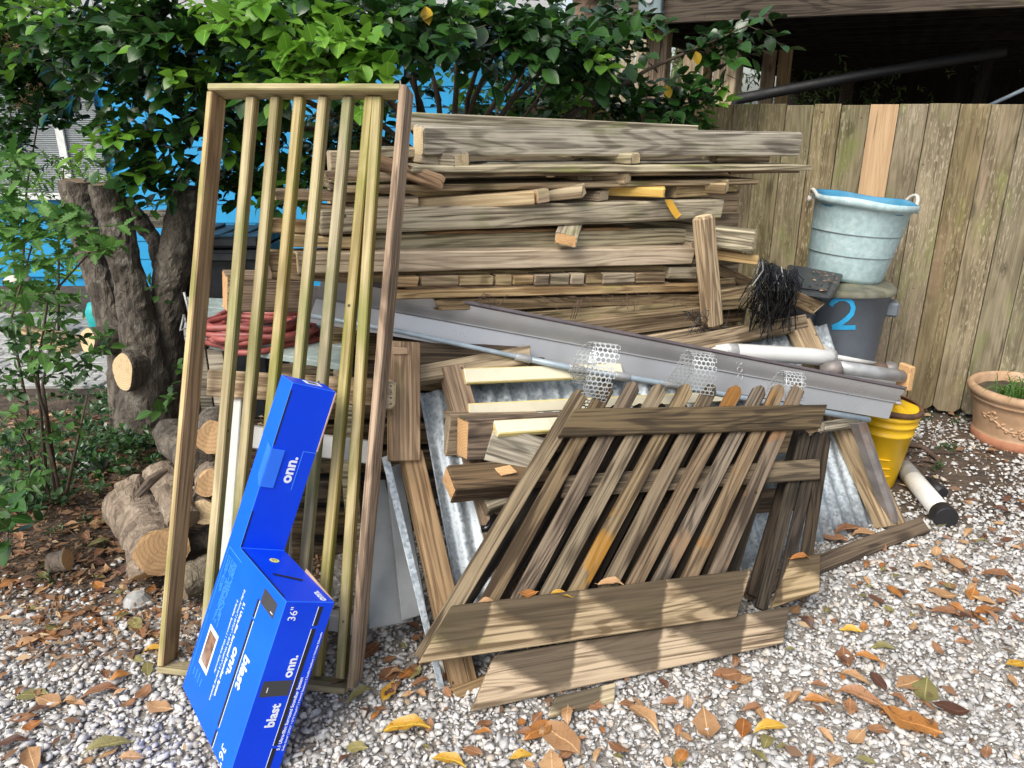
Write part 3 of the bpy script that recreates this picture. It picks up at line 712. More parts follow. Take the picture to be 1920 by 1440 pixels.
bar('offcut', 'dark end grain block near the right side below the thin board tip', 'offcut', 1266, 361, 1332, 357, .0, 20, .1, 'wood_grey_brown', 'end_grey', group=GS)
stub('offcut', 'pale twisted offcut end at the right edge below the thin board tip', 'offcut', 1364, 350, .04, 36, 20, .3, 'wood_tan', 'end_pale', yaw=40, roll=-10, group=GS)
bar('offcut', 'brown offcut lying left of the yellow stud beside the slat frame', 'offcut', 700, 380, 786, 378, .0, 20, .1, 'wood_tan', 'end_orange', group=GS)
bar('timber_beam', 'long weathered beam with pale right end in the middle of the stack', 'beam', 600, 418, 1358, 392, .03, 39, .10, 'wood_grey', 'end_grey', 'end_pale', group=GB, rough=(.006, .008), ch=.008, st=10, wear=.003)
tags(mk('torn_strap', G().grid([[PILE.at(1246, 374 + i * 0, .05)] * 1 + [PILE.at(1256, 374, .05)] for i in range(1)] + [[PILE.at(1246 + 26 * math.sin(t * 1.4) * .9, 376 + 34 * math.sin(t * 1.75), .052 + .01 * t), PILE.at(1258 + 21 * math.sin(t * 1.4), 374 + 32 * math.sin(t * 1.75) - 4, .05 + .008 * t)] for t in [i / 9 for i in range(1, 10)]]), 'strap_yellow'), 'torn yellow strap hanging on the right of the middle beam', 'strap')
bar('timber_beam', 'darker beam lying below the long middle beam of the stack', 'beam', 690, 460, 1308, 441, -.035, 30, .10, 'wood_grey', group=GB, rough=(.006, .008), st=10, wear=.003)
stub('offcut', 'grey stub with orange end poking out between the two middle beams', 'offcut', 1061, 450, .09, 42, 24, .22, 'wood_grey', 'end_orange', yaw=-38, roll=10, pit=10, group=GS, rough=(.004, 0))
bar('timber_beam', 'light tan beam with torn right end low in the stack', 'beam', 560, 495, 1300, 480, .05, 33, .11, 'wood_pale', 'end_pale', off1=.05, group=GB, rough=(.004, .012), st=12, wear=.003)
bar('plank', 'brown underside board showing below the light tan beam', 'plank', 640, 519, 1300, 502, .0, 10, .12, 'wood_grey_brown', group=GB, bend=random.uniform(-.006, .006), rough=(.006, .008))
# rotten board broken into blocks
rb = root('rotten_board', 'rotten grey board broken into a row of blocks below the light tan beam', 'board', PILE.at(1000, 525, .03))
xs_ = [735, 788, 862, 928, 962, 1002, 1032, 1070, 1098, 1130, 1192, 1250]
for i in range(len(xs_) - 1):
    x0, x1 = xs_[i] + 1.5, xs_[i + 1] - 1.5; ya, yb = 529 - (x0 - 735) * .016, 529 - (x1 - 735) * .016
    A, B = PILE.at(x0, ya, .055 + U(-.008, .004)), PILE.at(x1, yb, .055 + U(-.008, .004))
    plank('block', A - PN * .04, B - PN * .04, U(17, 21) * m_per_px(A), .08, PN, 'wood_grey_brown', 'end_dark', parent=rb, wear=.003, rough=(.002, .003), st=4)
bar('plank', 'narrow brown board running behind the upright post low in the stack', 'plank', 740, 553, 1345, 539, .055, 15, .12, 'wood_tan', group=GB, bend=random.uniform(-.006, .006), rough=(.006, .008), wear=.003, st=12)
bar('rotten_board', 'crumbling fibrous board hung with dry roots', 'board', 820, 574, 1330, 561, .05, 20, .1, 'wood_rot', 'end_dark', group=GB, bend=random.uniform(-.006, .006), wear=.008, rough=(.02, .02), st=26)
g = G()
for k in range(46):
    x = U(880, 1300); p0 = PILE.at(x, 556 + U(-6, 12), .07); d = V((U(-.05, .05), U(-.02, .02), U(-.03, .015)))
    g.tube([p0, p0 + d * .5 + V((0, 0, U(-.01, .01))), p0 + d + V((U(-.02, .02), -.01, U(-.03, .01)))], .0012, 4)
for k in range(3):
    p0 = PILE.at(1085 + k * 3, 562, .075); g.tube([p0, PILE.at(1075 + k * 5, 578, .085), PILE.at(1070 + k * 4, 598, .075)], .002, 4)
tags(mk('dry_roots', g, 'root_wood'), 'tangle of thin dry roots caught on the crumbling board', 'roots', kind='stuff')
bar('plank', 'brown board with clear grain below the crumbling board', 'plank', 900, 606, 1420, 566, .045, 24, .12, 'wood_grey_brown', group=GB, bend=random.uniform(-.006, .006), rough=(.006, .008))
bar('plank', 'pale board with bold grain behind the upright post at the right', 'plank', 1340, 565, 1418, 553, .03, 36, .05, 'wood_tan', 'end_pale', group=GB, bend=random.uniform(-.006, .006), rough=(.006, .008))
bar('plank', 'weathered board with wavy dark grain just above the gutter', 'plank', 960, 636, 1340, 590, .06, 36, .12, 'wood_grey_brown', group=GB, bend=random.uniform(-.006, .006), rough=(.006, .008))
bar('plank', 'lowest weathered board behind the right part of the gutter', 'plank', 1130, 660, 1350, 622, .07, 30, .12, 'wood_tan', group=GB, bend=random.uniform(-.006, .006), rough=(.006, .008))
A, B = PILE.at(1319, 404, .11), PILE.at(1336, 612, .15)
tags(plank('upright_post', A, B, 37 * m_per_px(A), .07, PN, 'wood_tan', 'end_pale', ch=.014, wear=.003), 'short worn post standing against the right end of the stack', 'post')
# right side of the stack
stub('timber_beam', 'square post end with pale rings sticking out of the right of the stack', 'beam', 1416, 452, .16, 37, 38, .60, 'wood_grey', 'end_pale', yaw=38, pit=3, group=GB, ch=.006)
stub('plank', 'tan board lying along the underside of the square post end', 'plank', 1392, 464, .12, 12, 18, .5, 'wood_tan', 'end_pale', yaw=36, pit=3, group=GB)
stub('plank', 'reddish thin board end below the square post end', 'plank', 1422, 488, .16, 14, 18, .3, 'wood_fresh', 'end_pale', yaw=42, pit=4, group=GB)
bar('offcut', 'orange tinted board end right of the upright post', 'offcut', 1338, 439, 1364, 439, .02, 20, .1, 'wood_tan', 'end_orange', group=GS)
bar('plank', 'dark board right of the upright post under the orange tinted end', 'plank', 1300, 462, 1388, 458, .02, 14, .1, 'wood_grey_brown', group=GB, bend=random.uniform(-.006, .006), rough=(.006, .008))
bar('offcut', 'pale sawn end right of the upright post, left one of a pair', 'offcut', 1336, 477, 1356, 477, .04, 18, .1, 'wood_tan', 'end_pale', group=GS)
bar('offcut', 'pale sawn end right of the upright post, right one of a pair', 'offcut', 1358, 476, 1394, 474, .05, 18, .1, 'wood_pale', 'end_pale', group=GS)
bar('plank', 'grey board under the pair of pale sawn ends', 'plank', 1300, 494, 1396, 489, .03, 10, .12, 'wood_grey', group=GB, bend=random.uniform(-.006, .006), rough=(.006, .008))
bar('rotten_board', 'broken brown board sloping down beside the black plastic strips', 'board', 1345, 505, 1410, 532, .0, 20, .08, 'wood_rot', 'end_pale', group=GB, bend=random.uniform(-.006, .006), rough=(.01, .02), wear=.005)
bar('offcut', 'grey block end left of the upright post below the tan beam', 'offcut', 1255, 513, 1308, 512, .04, 22, .1, 'wood_grey', 'end_grey', group=GS)
bar('plank', 'brown board under the broken sloping board right of the post', 'plank', 1345, 530, 1380, 527, .01, 12, .1, 'wood_tan', group=GB, bend=random.uniform(-.006, .006), rough=(.006, .008))
bar('rotten_board', 'splintered pale timber poking out right of the black plastic strips', 'board', 1462, 545, 1534, 577, .20, 27, .06, 'wood_rot', 'end_pale', group=GB, bend=random.uniform(-.006, .006), rough=(.01, .04), wear=.006)
bar('plank', 'greenish board slanting behind the foot of the black plastic strips', 'plank', 1425, 572, 1470, 605, .06, 22, .06, 'wood_grey', group=GB, bend=random.uniform(-.006, .006), rough=(.006, .008))
bar('plank', 'dark board low behind the foot of the upright post', 'plank', 1345, 598, 1400, 592, .0, 20, .1, 'wood_rot', group=GB, bend=random.uniform(-.006, .006), rough=(.006, .008))
bar('plank', 'thin ragged lath between the top beam and the splintered plank', 'plank', 905, 307, 1330, 304, -.02, 5, .12, 'wood_grey', group=GB, rough=(.02, .03), wear=.003)
bar('plank', 'thin shadowed board just under the grey board with the thin right tip', 'plank', 770, 350, 1300, 352, -.05, 7, .2, 'wood_grey_brown', group=GB, rough=(.02, .02))
bar('plank', 'thin cracked lath under the long middle beam', 'plank', 800, 438, 1180, 429, -.03, 5, .1, 'wood_rot', group=GB, rough=(.02, .03), wear=.003)
bar('rotten_board', 'second crumbling layer of splinters under the row of rotten blocks', 'board', 760, 541, 1255, 533, .04, 7, .09, 'wood_rot', 'end_dark', group=GB, rough=(.02, .03), wear=.006, st=24)
bar('plank', 'thin board above the lowest boards near the foot of the upright post', 'plank', 1010, 590, 1330, 578, .03, 8, .1, 'wood_tan', group=GB, rough=(.01, .02))
# filler boards added in the core of the stack to keep its gaps dark
for k, (y, o_) in enumerate(((312, -.36), (348, -.40), (386, -.42), (430, -.36), (472, -.40), (515, -.36), (555, -.40), (600, -.36), (650, -.40), (700, -.36), (760, -.40))):
    o = bar('plank', None, 'plank', 620, y, 1385, y - 10, o_, 46, .05, 'wood_grey_brown', group='filler boards added inside the lumber stack', st=3)
    o['label'] = 'filler board added for darkness behind ' + ('the gap under the top beam', 'the gap below the splintered plank', 'the yellow stud', 'the long middle beam', 'the darker beam below the middle', 'the light tan beam', 'the row of rotten blocks', 'the crumbling fibrous board', 'the lowest boards above the gutter', 'the middle of the gutter', 'the upper cream board')[k]
for k, y in enumerate((720, 770, 820, 870, 925, 985, 1050)):  # boards added low in the stack to darken the view between the slats
    o = bar('plank', 'filler board added for darkness low behind the slats, ' + ('topmost', 'second from the top', 'third from the top', 'middle one', 'third from the ground', 'second from the ground', 'nearest the ground')[k], 'plank', 520 + k * 4, y, 830, y - 6, -.16, 40, .12, 'wood_stained', 'end_dark', group='filler boards added inside the lumber stack', st=4)
# left ends behind the slat frame
bar('rotten_board', 'crumbled orange rotten board end behind the slat frame', 'board', 512, 424, 640, 430, .0, 20, .1, 'wood_tan', 'end_orange', group=GB, bend=random.uniform(-.006, .006), rough=(.03, .01), wear=.008)
bar('rotten_board', 'dark rotten beam end behind the slats above the crumbled board', 'board', 588, 404, 700, 410, -.02, 36, .1, 'wood_rot', 'end_dark', group=GB, bend=random.uniform(-.006, .006), rough=(.02, .01), wear=.008)
bar('rotten_board', 'pale torn board end behind the slats beside the gutter end', 'board', 550, 452, 700, 455, .01, 22, .1, 'wood_pale', 'end_pale', group=GB, bend=random.uniform(-.006, .006), rough=(.03, .01), wear=.008)
bar('timber_beam', 'dark beam with a ragged left end behind the slats above the hose', 'beam', 508, 500, 700, 508, .02, 48, .1, 'wood_grey_brown', 'end_dark', group=GB, rough=(.02, .01), wear=.006)
bar('timber_beam', 'square brown timber lying on the red hose behind the slats', 'beam', 426, 552, 570, 553, -.34, 66, .12, 'wood_rot', 'end_orange', group=GB, rough=(.006, .01), wear=.004)
bar('plank', 'brown board end high behind the slats beside the right stile', 'plank', 612, 332, 770, 330, -.02, 16, .1, 'wood_tan', group=GB, bend=random.uniform(-.006, .006), wear=.004, rough=(.02, 0))
bar('plank', 'mossy plank end behind the right stile of the slat frame', 'plank', 700, 287, 790, 286, -.08, 18, .1, 'wood_grey', group=GB, bend=random.uniform(-.006, .006), rough=(.006, .008))

# ------------------------------------------------------------------ framed corrugated panel leaning on the stack
CP = Plane(V((-.174, 1.93, 0)), V((1.60, 2.87, 0)), V((1.255, 3.3, .77)))
cp = root('corrugated_panel', 'galvanised corrugated sheet in a rough timber frame leaning on the stack', 'panel', V((.7, 2.45, 0)))
# sheet: ribs run up the slope
e1 = (V((1.60, 2.87, 0)) - V((-.174, 1.93, 0))).normalized(); e2 = CP.n.cross(e1).normalized()
if e2.z < 0: e2 = -e2
def corr(name, pxl, pxr, off, hgt, parent, shear_px, z0=.03):
    """pxl, pxr: ground pixels of the two lower corners"""
    A, B = CP.at(*pxl, off), CP.at(*pxr, off); L = (B - A).length; ex = (B - A).normalized()
    up_ = (CP.at(*shear_px, off) - A); up_ = up_.normalized()
    n = max(6, int(L / .0065)); rows = [[], []]
    rws = [[] for _ in range(5)]
    for i in range(n + 1):
        s = L * i / n; w_ = .009 * math.cos(2 * math.pi * s / .0665)
        for j in range(5): rws[j].append(A + ex * s + up_ * (hgt * j / 4) + CP.n * w_)
    g = G().grid(rws)
    o = mk(name, g, 'galvanised', parent, smooth=True)
    sm = o.modifiers.new('thick', 'SOLIDIFY'); sm.thickness = .0012
    return o
corr('corrugated_sheet', (880, 1262), (1668, 985), -.03, .93, cp, (776, 690))
def cslab(name, quad, off, t, mat, **kw): return slab(name, quad, CP, off, t, mat, cp, **kw)
cslab('frame_stile', [(745, 850), (783, 850), (890, 1300), (842, 1300)], -.02, .06, 'wood_treated_brown', axis=CP.at(865, 1300) - CP.at(765, 850))
cslab('frame_stile', [(820, 696), (862, 690), (1005, 1180), (955, 1190)], -.015, .05, 'wood_treated_brown', axis=CP.at(980, 1185) - CP.at(840, 693))
cslab('frame_stile', [(1468, 608), (1505, 604), (1683, 985), (1640, 992)], -.02, .05, 'wood_tan', axis=CP.at(1660, 990) - CP.at(1485, 606))
cslab('top_rail', [(1180, 655), (1497, 596), (1502, 622), (1180, 690)], -.02, .05, 'wood_grey_brown')
cslab('top_rail', [(780, 693), (985, 655), (985, 690), (780, 725)], -.02, .05, 'wood_grey_brown')
cslab('bottom_rail', [(836, 1290), (925, 1256), (930, 1285), (846, 1308)], 0.0, .06, 'wood_treated_brown')
cslab('edge_flashing', [(715, 858), (729, 853), (834, 1290), (822, 1294)], .02, .004, 'galvanised')
cslab('stub_rail', [(1530, 795), (1592, 786), (1600, 805), (1532, 812)], .03, .05, 'wood_grey')
# grey panels in the shade left of it
tags(slab('vinyl_sheet', [(690, 900), (722, 900), (775, 1165), (690, 1180)], CP, -.10, .008, 'vinyl_shaded'), 'grey vinyl sheet standing in the shade behind the right stile of the slat frame', 'panel')
tags(slab('grey_board', [(722, 880), (750, 870), (800, 1150), (752, 1165)], CP, -.07, .012, 'vinyl_shaded'), 'dull grey board standing between the vinyl sheet and the bright flashing', 'board')

# boards seen between the gutter and the corrugated sheet
LP_ = Plane(PO + PN * .22, PO + u + PN * .22, PO + V((0, 0, 1)) + PN * .10)
tags(slab('plank', [(738, 640), (1060, 650), (1020, 668), (738, 688)], LP_, -.05, .04, 'wood_dark'), 'dark wavy grained plank directly below the left of the gutter', 'plank', GB)
tags(slab('plank', [(738, 688), (1020, 666), (1040, 672), (985, 690), (738, 722)], LP_, -.02, .04, 'wood_stained'), 'brown plank lying along the top of the corrugated sheet at left', 'plank', GB)
tags(slab('broken_board', [(994, 716), (1010, 708), (1200, 700), (1200, 722), (1030, 734), (1008, 726)], LP_, -.02, .04, 'wood_rot'), 'split brown board with jagged end between the two upper cream boards', 'board', GB)
tags(slab('broken_board', [(990, 735), (1200, 724), (1200, 750), (992, 752)], LP_, -.02, .045, 'wood_rot'), 'lower half of the split brown board above the middle cream board', 'board', GB)
A, B = LP_.at(757, 642, .10), LP_.at(757, 864, .21)
q = plank('short_stud', A, B, 57 * m_per_px((A + B) / 2), .045, LP_.n, 'wood_treated_brown', 'end_pale', ch=.003); tags(q, 'short scuffed stud hanging upright beside the right stile of the slat frame', 'stud')
tags(slab('torn_card', [(735, 650), (763, 652), (765, 664), (735, 665)], LP_, .135, .006, 'card_brown'), 'torn scrap of brown card stuck to the short scuffed stud', 'scrap')

# ------------------------------------------------------------------ cream boards and heavy blocks
def beam3(name, label, cat, a, b, w, t, nz, mat, end='end_grey', **kw):
    return tags(plank(name, a, b, w, t, nz, mat, end, **kw), label, cat)
GC = 'cream painted trim boards'
def cream(label, x0, y0, x1, y1, Y0, Y1, w, t, tilt):
    a, b = CP.at(x0, y0, Y0), CP.at(x1, y1, Y1)
    nz = V((0, -math.cos(tilt), math.sin(tilt)))
    o = plank('trim_board', a, b, w, t, nz, 'cream_paint', 'cream_edge', ch=.004); o.data.materials.append(MATS['cream_edge'])
    for f in o.data.polygons:
        if f.normal.y < -.6 or f.normal.y > .6: f.material_index = 3
    return tags(o, label, 'trim board', GC)
cream('speckled cream board, the highest of the three, under the grey pole', 870, 706, 1165, 695, .04, .03, .055, .022, rad(38))
cream('yellowish cream board, the middle one of the three', 878, 768, 1420, 740, .04, .03, .042, .02, rad(20))
cream('short bright cream board, the lowest of the three, resting on the block', 928, 804, 1260, 784, .15, .10, .055, .024, rad(52))
a, b = CP.at(866, 822, .09), CP.at(1250, 797, .05)
beam3('timber_block', 'heavy dark timber with an orange sawn end under the lowest cream board', 'timber', a, b, .135, .085, V((.0, -1, .25)), 'wood_dark', 'end_orange', rough=(.004, 0), wear=.003)
a, b = CP.at(836, 812, -.005), CP.at(1000, 806, -.005)
beam3('timber_block', 'split grey timber end just behind the heavy dark timber', 'timber', a, b, .15, .06, V((0, -1, .1)), 'wood_grey_brown', 'end_grey', rough=(.01, 0), wear=.004)
a, b = CP.at(915, 826, .105), CP.at(1022, 858, .11)
beam3('timber_block', 'peeling pale timber jutting askew under the lowest cream board', 'timber', a, b, .125, .05, V((-.1, -1, .35)), 'wood_grey', 'end_grey', rough=(0, .004), wear=.004)
a, b = CP.at(842, 908, .10), CP.at(1300, 868, .04)
beam3('timber_block', 'dark timber with an orange gouge on top and fresh sawn end', 'timber', a, b, .10, .075, V((.1, -.45, .9)), 'wood_dark', 'end_orange', rough=(.006, 0), wear=.003)
g = G(); c0 = CP.at(948, 888, .12)
tags(mk('wood_gouge', G().box(c0 + V((0, 0, .012)), V((.026, .010, .001)), V((-.012, .016, .005)), V((0, 0, .002))), 'end_orange', bev=.001), 'bare orange splintered patch on the dark gouged timber', 'splinter')
a, b = CP.at(905, 945, .05), CP.at(1010, 905, .04)
beam3('timber_block', 'mossy timber below the gouged one behind the first picket', 'timber', a, b, .07, .05, V((0, -.7, .7)), 'wood_grey', 'end_dark')
for k, (x0, y0, x1, y1, Ya, Yb, mt) in enumerate(((1100, 850, 1530, 825, 2.72, 3.0, 'wood_rot'), (1120, 905, 1520, 880, 2.62, 2.95, 'wood_grey_brown'), (1050, 960, 1500, 935, 2.52, 2.9, 'wood_stained'))):
    beam3('plank', ['reddish board behind the pickets just under their top rail', 'weathered board behind the middle of the pickets', 'dark board low behind the pickets'][k], 'plank', CP.at(x0, y0, .05), CP.at(x1, y1, .05), .09, .04, V((.2, -.9, .4)), mt)
beam3('timber_block', 'small broken stake end poking up behind the last pickets', 'stake', CP.at(1512, 850, .07), CP.at(1516, 905, .07), .045, .03, V((0, -1, .2)), 'wood_tan', 'end_orange')
a, b = CP.at(930, 968, .07), CP.at(915, 990, .08)
tags(mk('valve_handle', G().tube([a, b, b + V((-.02, 0, -.005))], [.014, .012, .014], 8).tube([a + V((.02, 0, .0)), a - V((.02, 0, 0.005))], .009, 8), 'black_plastic', smooth=True), 'small black tap handle beside the first picket', 'tap')
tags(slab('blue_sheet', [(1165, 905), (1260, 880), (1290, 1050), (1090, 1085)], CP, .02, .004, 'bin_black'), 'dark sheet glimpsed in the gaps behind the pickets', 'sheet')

# ------------------------------------------------------------------ picket panels
GP = Plane(atZ(880, 1332), atZ(1462, 1212), atY(1290, 760, 2.57))
def panel(name, label, loc): return root(name, label, 'picket panel', loc, 'picket panels leaning on the stack')
g1 = panel('picket_panel', 'uppermost brown picket panel of slanting pointed pickets with a sawtooth stained lower rail', GP.at(1090, 1190))
tops = [1090, 1140, 1188, 1238, 1288, 1333, 1380, 1425, 1460, 1497]
mids = [955, 1008, 1060, 1110, 1160, 1211, 1258, 1303, 1348, 1392]
topy = [735, 722, 720, 724, 724, 724, 727, 727, 725, 722]
def picket(parent, xt, yt, xm, ym, yb, wt, off, t, mat):
    """pointed picket through (xt,yt) and (xm,ym), down to row yb; wt its width in pixels"""
    k = (xm - xt) / (ym - yt); xb = xt + k * (yb - yt)
    A, B = GP.at(xt, yt, off), GP.at(xb, yb, off)
    ax = (B - A).normalized(); side = GP.n.cross(ax).normalized()
    if side.x < 0: side = -side
    w = wt * m_per_px((A + B) / 2) / 2 * .92
    tip = A + ax * .0
    poly = [tip - side * w * .35, tip + side * w * .35, tip + side * w + ax * .022, B + side * w, B - side * w, tip - side * w + ax * .022]
    c = (A + B) / 2
    return mk('picket', G().prism(poly, GP.n * t), mat, parent, frame(c, ax, GP.n), bev=.002)
for i in range(10):
    yb = 1238 - i * 9.5 if i < 9 else 1140
    picket(g1, tops[i], topy[i], mids[i], 960, min(yb, 1236 - i * 9), 33 - i * .55, .03, .020, 'wood_picket_orange' if i in (4, 6, 7, 8, 9) else 'wood_picket')
slab('top_rail', [(1076, 769), (1546, 761), (1532, 806), (1044, 821)], GP, .052, .020, 'wood_stained', g1)
slab('bottom_rail', [(846, 1136), (1404, 1068), (1376, 1157), (783, 1244)], GP, .052, .022, 'wood_rail_a', g1)
g2 = panel('picket_panel', 'dark picket panel under the uppermost one, its stained lower rail on the gravel', GP.at(1180, 1260))
for i in range(12):
    xt = 1120 + i * 37.2; xm = 1010 + i * 43.2
    xt, xm = (1118 + i * 41, 985 + i * 48) if i < 9 else ((1508, 1530, 1545)[i - 9], (1470, 1497, 1522)[i - 9])
    picket(g2, xt, 760 if i < 9 else 812, xm, 960, 1215 - i * 8, 24, -.050 if i < 9 else -.012, .018, 'wood_gap_shade')
slab('middle_rail', [(1060, 893), (1533, 862), (1533, 900), (1050, 935)], GP, .006, .018, 'wood_stained', g2)
slab('bottom_rail', [(926, 1228), (1474, 1138), (1462, 1206), (880, 1333)], GP, .026, .024, 'wood_rail_b', g2)
g3 = panel('picket_panel', 'lowest picket panel of which only rail ends show under the other two', GP.at(1300, 1240))
slab('bottom_rail', [(1040, 1306), (1152, 1280), (1149, 1318), (1022, 1348)], GP, .075, .016, 'wood_rail_b', g3)
slab('rail_end', [(1478, 1048), (1533, 1038), (1531, 1110), (1440, 1142)], GP, -.006, .020, 'wood_rail_a', g3)
for i in range(10):
    picket(g3, 1100 + i * 45, 780, 1012 + i * 49, 960, 1190 - i * 8, 24, -.115, .018, 'wood_gap_shade')  # set behind the other pickets to keep the gaps dark
a, b = atZ(1395, 1112, .03), atZ(1733, 984, .03)
tags(plank('long_board', a, b, .07, .022, V((.25, -.6, .8)), 'wood_stained', 'end_dark'), 'long dark board lying on the gravel at the foot of the corrugated panel', 'board')

# ------------------------------------------------------------------ slatted rail panel leaning at left
BL = V((-1.110, 2.0, 0.0)); BR = V((-.478, 1.90, 0.0)); TL = atY(402, 166, 2.60); 
ex = (BR - BL).normalized(); W_ = .642
TR = TL + ex * W_
FP = Plane(BL, BR, TL)
fr = root('rail_panel', 'tall pale green timber rail panel of upright slats leaning against the lumber stack', 'rail panel', (BL + BR) / 2)
upv = (TL - BL); FL = upv.length; upv.normalize()
def fpt(s, t, off=0.0): return BL + (BR - BL) * s * (1 - t) + (TR - TL) * s * t + (TL - BL) * t + FP.n * off
def member(name, s0, t0, s1, t1, w, d, mat, off=0.0, end='end_pale', **kw):
    A, B = fpt(s0, t0), fpt(s1, t1)
    return plank(name, A + FP.n * off, B + FP.n * off, w, d, FP.n, mat, end, parent=fr, **kw)
th = .020 / W_
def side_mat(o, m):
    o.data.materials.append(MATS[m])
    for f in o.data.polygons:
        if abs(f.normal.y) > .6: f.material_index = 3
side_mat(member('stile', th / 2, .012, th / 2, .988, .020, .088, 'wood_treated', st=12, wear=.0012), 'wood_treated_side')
member('stile', 1 - th / 2 + .005, .012, 1 - th / 2 - .005, .998, .022, .088, 'wood_treated_brown', st=12, wear=.002)
member('top_rail', 0, .995, 1 - th, .993, .020, .088, 'wood_treated', wear=.001)
member('bottom_rail', 0, .006, 1 - th, .006, .020, .088, 'wood_treated', wear=.001)
s_top = [.197, .323, .443, .567, .690, .800, .838]; s_bot = [.205, .32, .435, .555, .68, .795, .915]
for a_, b_ in zip(s_top, s_bot):
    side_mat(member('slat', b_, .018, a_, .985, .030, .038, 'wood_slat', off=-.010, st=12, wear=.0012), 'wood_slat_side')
mk('nail_bent', G().tube([TR + V((-.03, 0, .0)), TR + V((-.032, -.005, .02))], .002, 5), 'wire', fr)
# second board behind with staple holes, and white vinyl railing behind the slats
A, B = FP.at(392, 718, -.10), FP.at(740, 738, -.10)
tags(plank('cross_board', A, B, 50 * m_per_px(A), .03, FP.n, 'wood_tan', 'end_pale'), 'tan board lying level behind the slats above the blue carton', 'board')
A = FP.at(712, 740, -.06); B = FP.at(738, 742, -.06)
sb = tags(plank('stapled_block', A, B, 52 * m_per_px(A), .03, FP.n, 'wood_pale', 'end_pale'), 'pale block with a row of staple holes beside the right stile', 'block')
for k in range(4):
    mk('staple_hole', G().box(FP.at(733, 724 + k * 11, -.044), V((.0022, 0, 0)), V((0, .001, 0)), V((0, 0, .0018))), 'print_black', sb)
vr = root('vinyl_railing', 'white vinyl railing standing hidden behind the slats of the timber rail panel', 'railing', FP.at(560, 1240, -.16))
VP = lambda x, y, o=-.13: FP.at(x, y, o)
def vbox(name, x0, y0, x1, y1, wpx, d, off=-.13, hollow=False):
    A, B = VP(x0, y0, off), VP(x1, y1, off)
    return plank(name, A, B, wpx * m_per_px(A), d, FP.n, 'white_vinyl', 'mesh_grey' if hollow else 'white_vinyl', parent=vr, ch=.003, wear=0)
vbox('railing_post', 447, 745, 420, 1130, 27, .05)
vbox('top_rail', 428, 812, 712, 850, 40, .05, -.15, True)
vbox('bottom_rail', 470, 1130, 692, 1178, 30, .05, -.15, True)
for x in (505, 548, 590, 630): vbox('baluster', x, 850, x - 18, 1170, 14, .02, -.16)

# ------------------------------------------------------------------ blue soundbar carton
bo = V((-.9833, 1.8525, .058)); A_ = V((-.6643, 2.0917, .9597)); B_ = V((-.6134, 2.0229, .96)); C_ = V((-.5127, 2.0971, .9046))
az = (A_ - bo).normalized(); ay = (B_ - A_).normalized(); ay = (ay - az * ay.dot(az)).normalized(); ax = ay.cross(az)
if ax.dot(C_ - B_) < 0: ax = -ax
BLn, bl, bn, bW, bT, bl2 = .986, .487, .0856, .429, .137, .501
def bp(x, y, z): return bo + ax * x + ay * y + az * z
carton = root('soundbar_carton', 'bright blue L shaped cardboard carton leaning on the slats at the front left', 'carton', bp(0, 0, 0))
prof = [(0, 0), (bW, 0), (bW, bl2), (bn, bl), (bn, BLn), (0, BLn)]
g = G(); e = .0012
L0 = [bp(0, y, z) for y, z in prof]
g.prism(L0, ax * bT)
body = mk('carton_body', g, ['blue_card', 'blue_card_lit'], carton, frame(bp(0, 0, 0), az, -ax), bev=.0012)
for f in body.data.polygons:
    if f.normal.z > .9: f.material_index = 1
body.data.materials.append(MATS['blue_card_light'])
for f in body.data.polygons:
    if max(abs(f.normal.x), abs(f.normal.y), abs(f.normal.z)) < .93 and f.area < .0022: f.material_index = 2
def on_front(x, z, lift=.0012, y=None): return bp(x, (bW if y is None else y) + lift, z)
def label_front(body_, x, z, size, mat='print_white', bold=0.0, y=None, shear=0.0):   # reads upwards on the front faces
    me = text_mesh(body_, size, .0003, bold, shear); me.materials.clear(); me.materials.append(MATS[mat])
    M = Matrix((az, -ax, ay)).transposed().to_4x4()
    if Matrix((az, -ax, ay)).determinant() < 0: raise Exception('hand')
    M.translation = on_front(x, z, .0008, y); return link('lettering', me, M, carton)
def label_side(body_, y, z, size, mat='print_white', bold=0.0, shear=0.0):    # reads downwards on the left face
    me = text_mesh(body_, size, .0003, bold, shear); me.materials.clear(); me.materials.append(MATS[mat])
    M = Matrix((-az, ay, -ax)).transposed().to_4x4()
    if Matrix((-az, ay, -ax)).determinant() < 0: raise Exception('hand2')
    M.translation = bp(-.0008, y, z); return link('lettering', me, M, carton)
def patch_side(name, y0, y1, z0, z1, mat, lift=.0006): return mk(name, G().prism([bp(0, y0, z0), bp(0, y1, z0), bp(0, y1, z1), bp(0, y0, z1)], -ax * lift), mat, carton)
def patch_front(name, x0, x1, z0, z1, mat, y=None, lift=.0006):
    y = bW if y is None else y
    return mk(name, G().prism([bp(x0, y, z0), bp(x1, y, z0), bp(x1, y, z1), bp(x0, y, z1)], ay * lift), mat, carton)
label_front('onn.', .082, .288, .036, bold=.0011); label_front('blast', .078, .146, .036, bold=.0011)
label_front('36"', .040, .447, .030)
label_front('5.1 Ultra-Slim Surround Soundbar System', .118, .075, .0125, bold=.0002)
label_front('Dolby Atmos\u00b0 | DTS:X\u00b0 + DTS Virtual:X\u00b0 | 6 Internal Speakers | 2 Satellite Speakers | 1 Wireless Subwoofer', .131, .072, .0078)
for z0, z1 in ((.434, .488), (.09, .425), (-.0, .082)):
    patch_front('printed_soundbar', .096, .108, max(z0, .002), z1, 'print_black'); patch_front('printed_edge', .0945, .096, max(z0, .002), z1, 'print_white')
patch_front('printed_subwoofer', .010, .090, .236, .280, 'print_grey'); patch_front('printed_mark', .026, .028, .248, .262, 'print_white', lift=.0009)
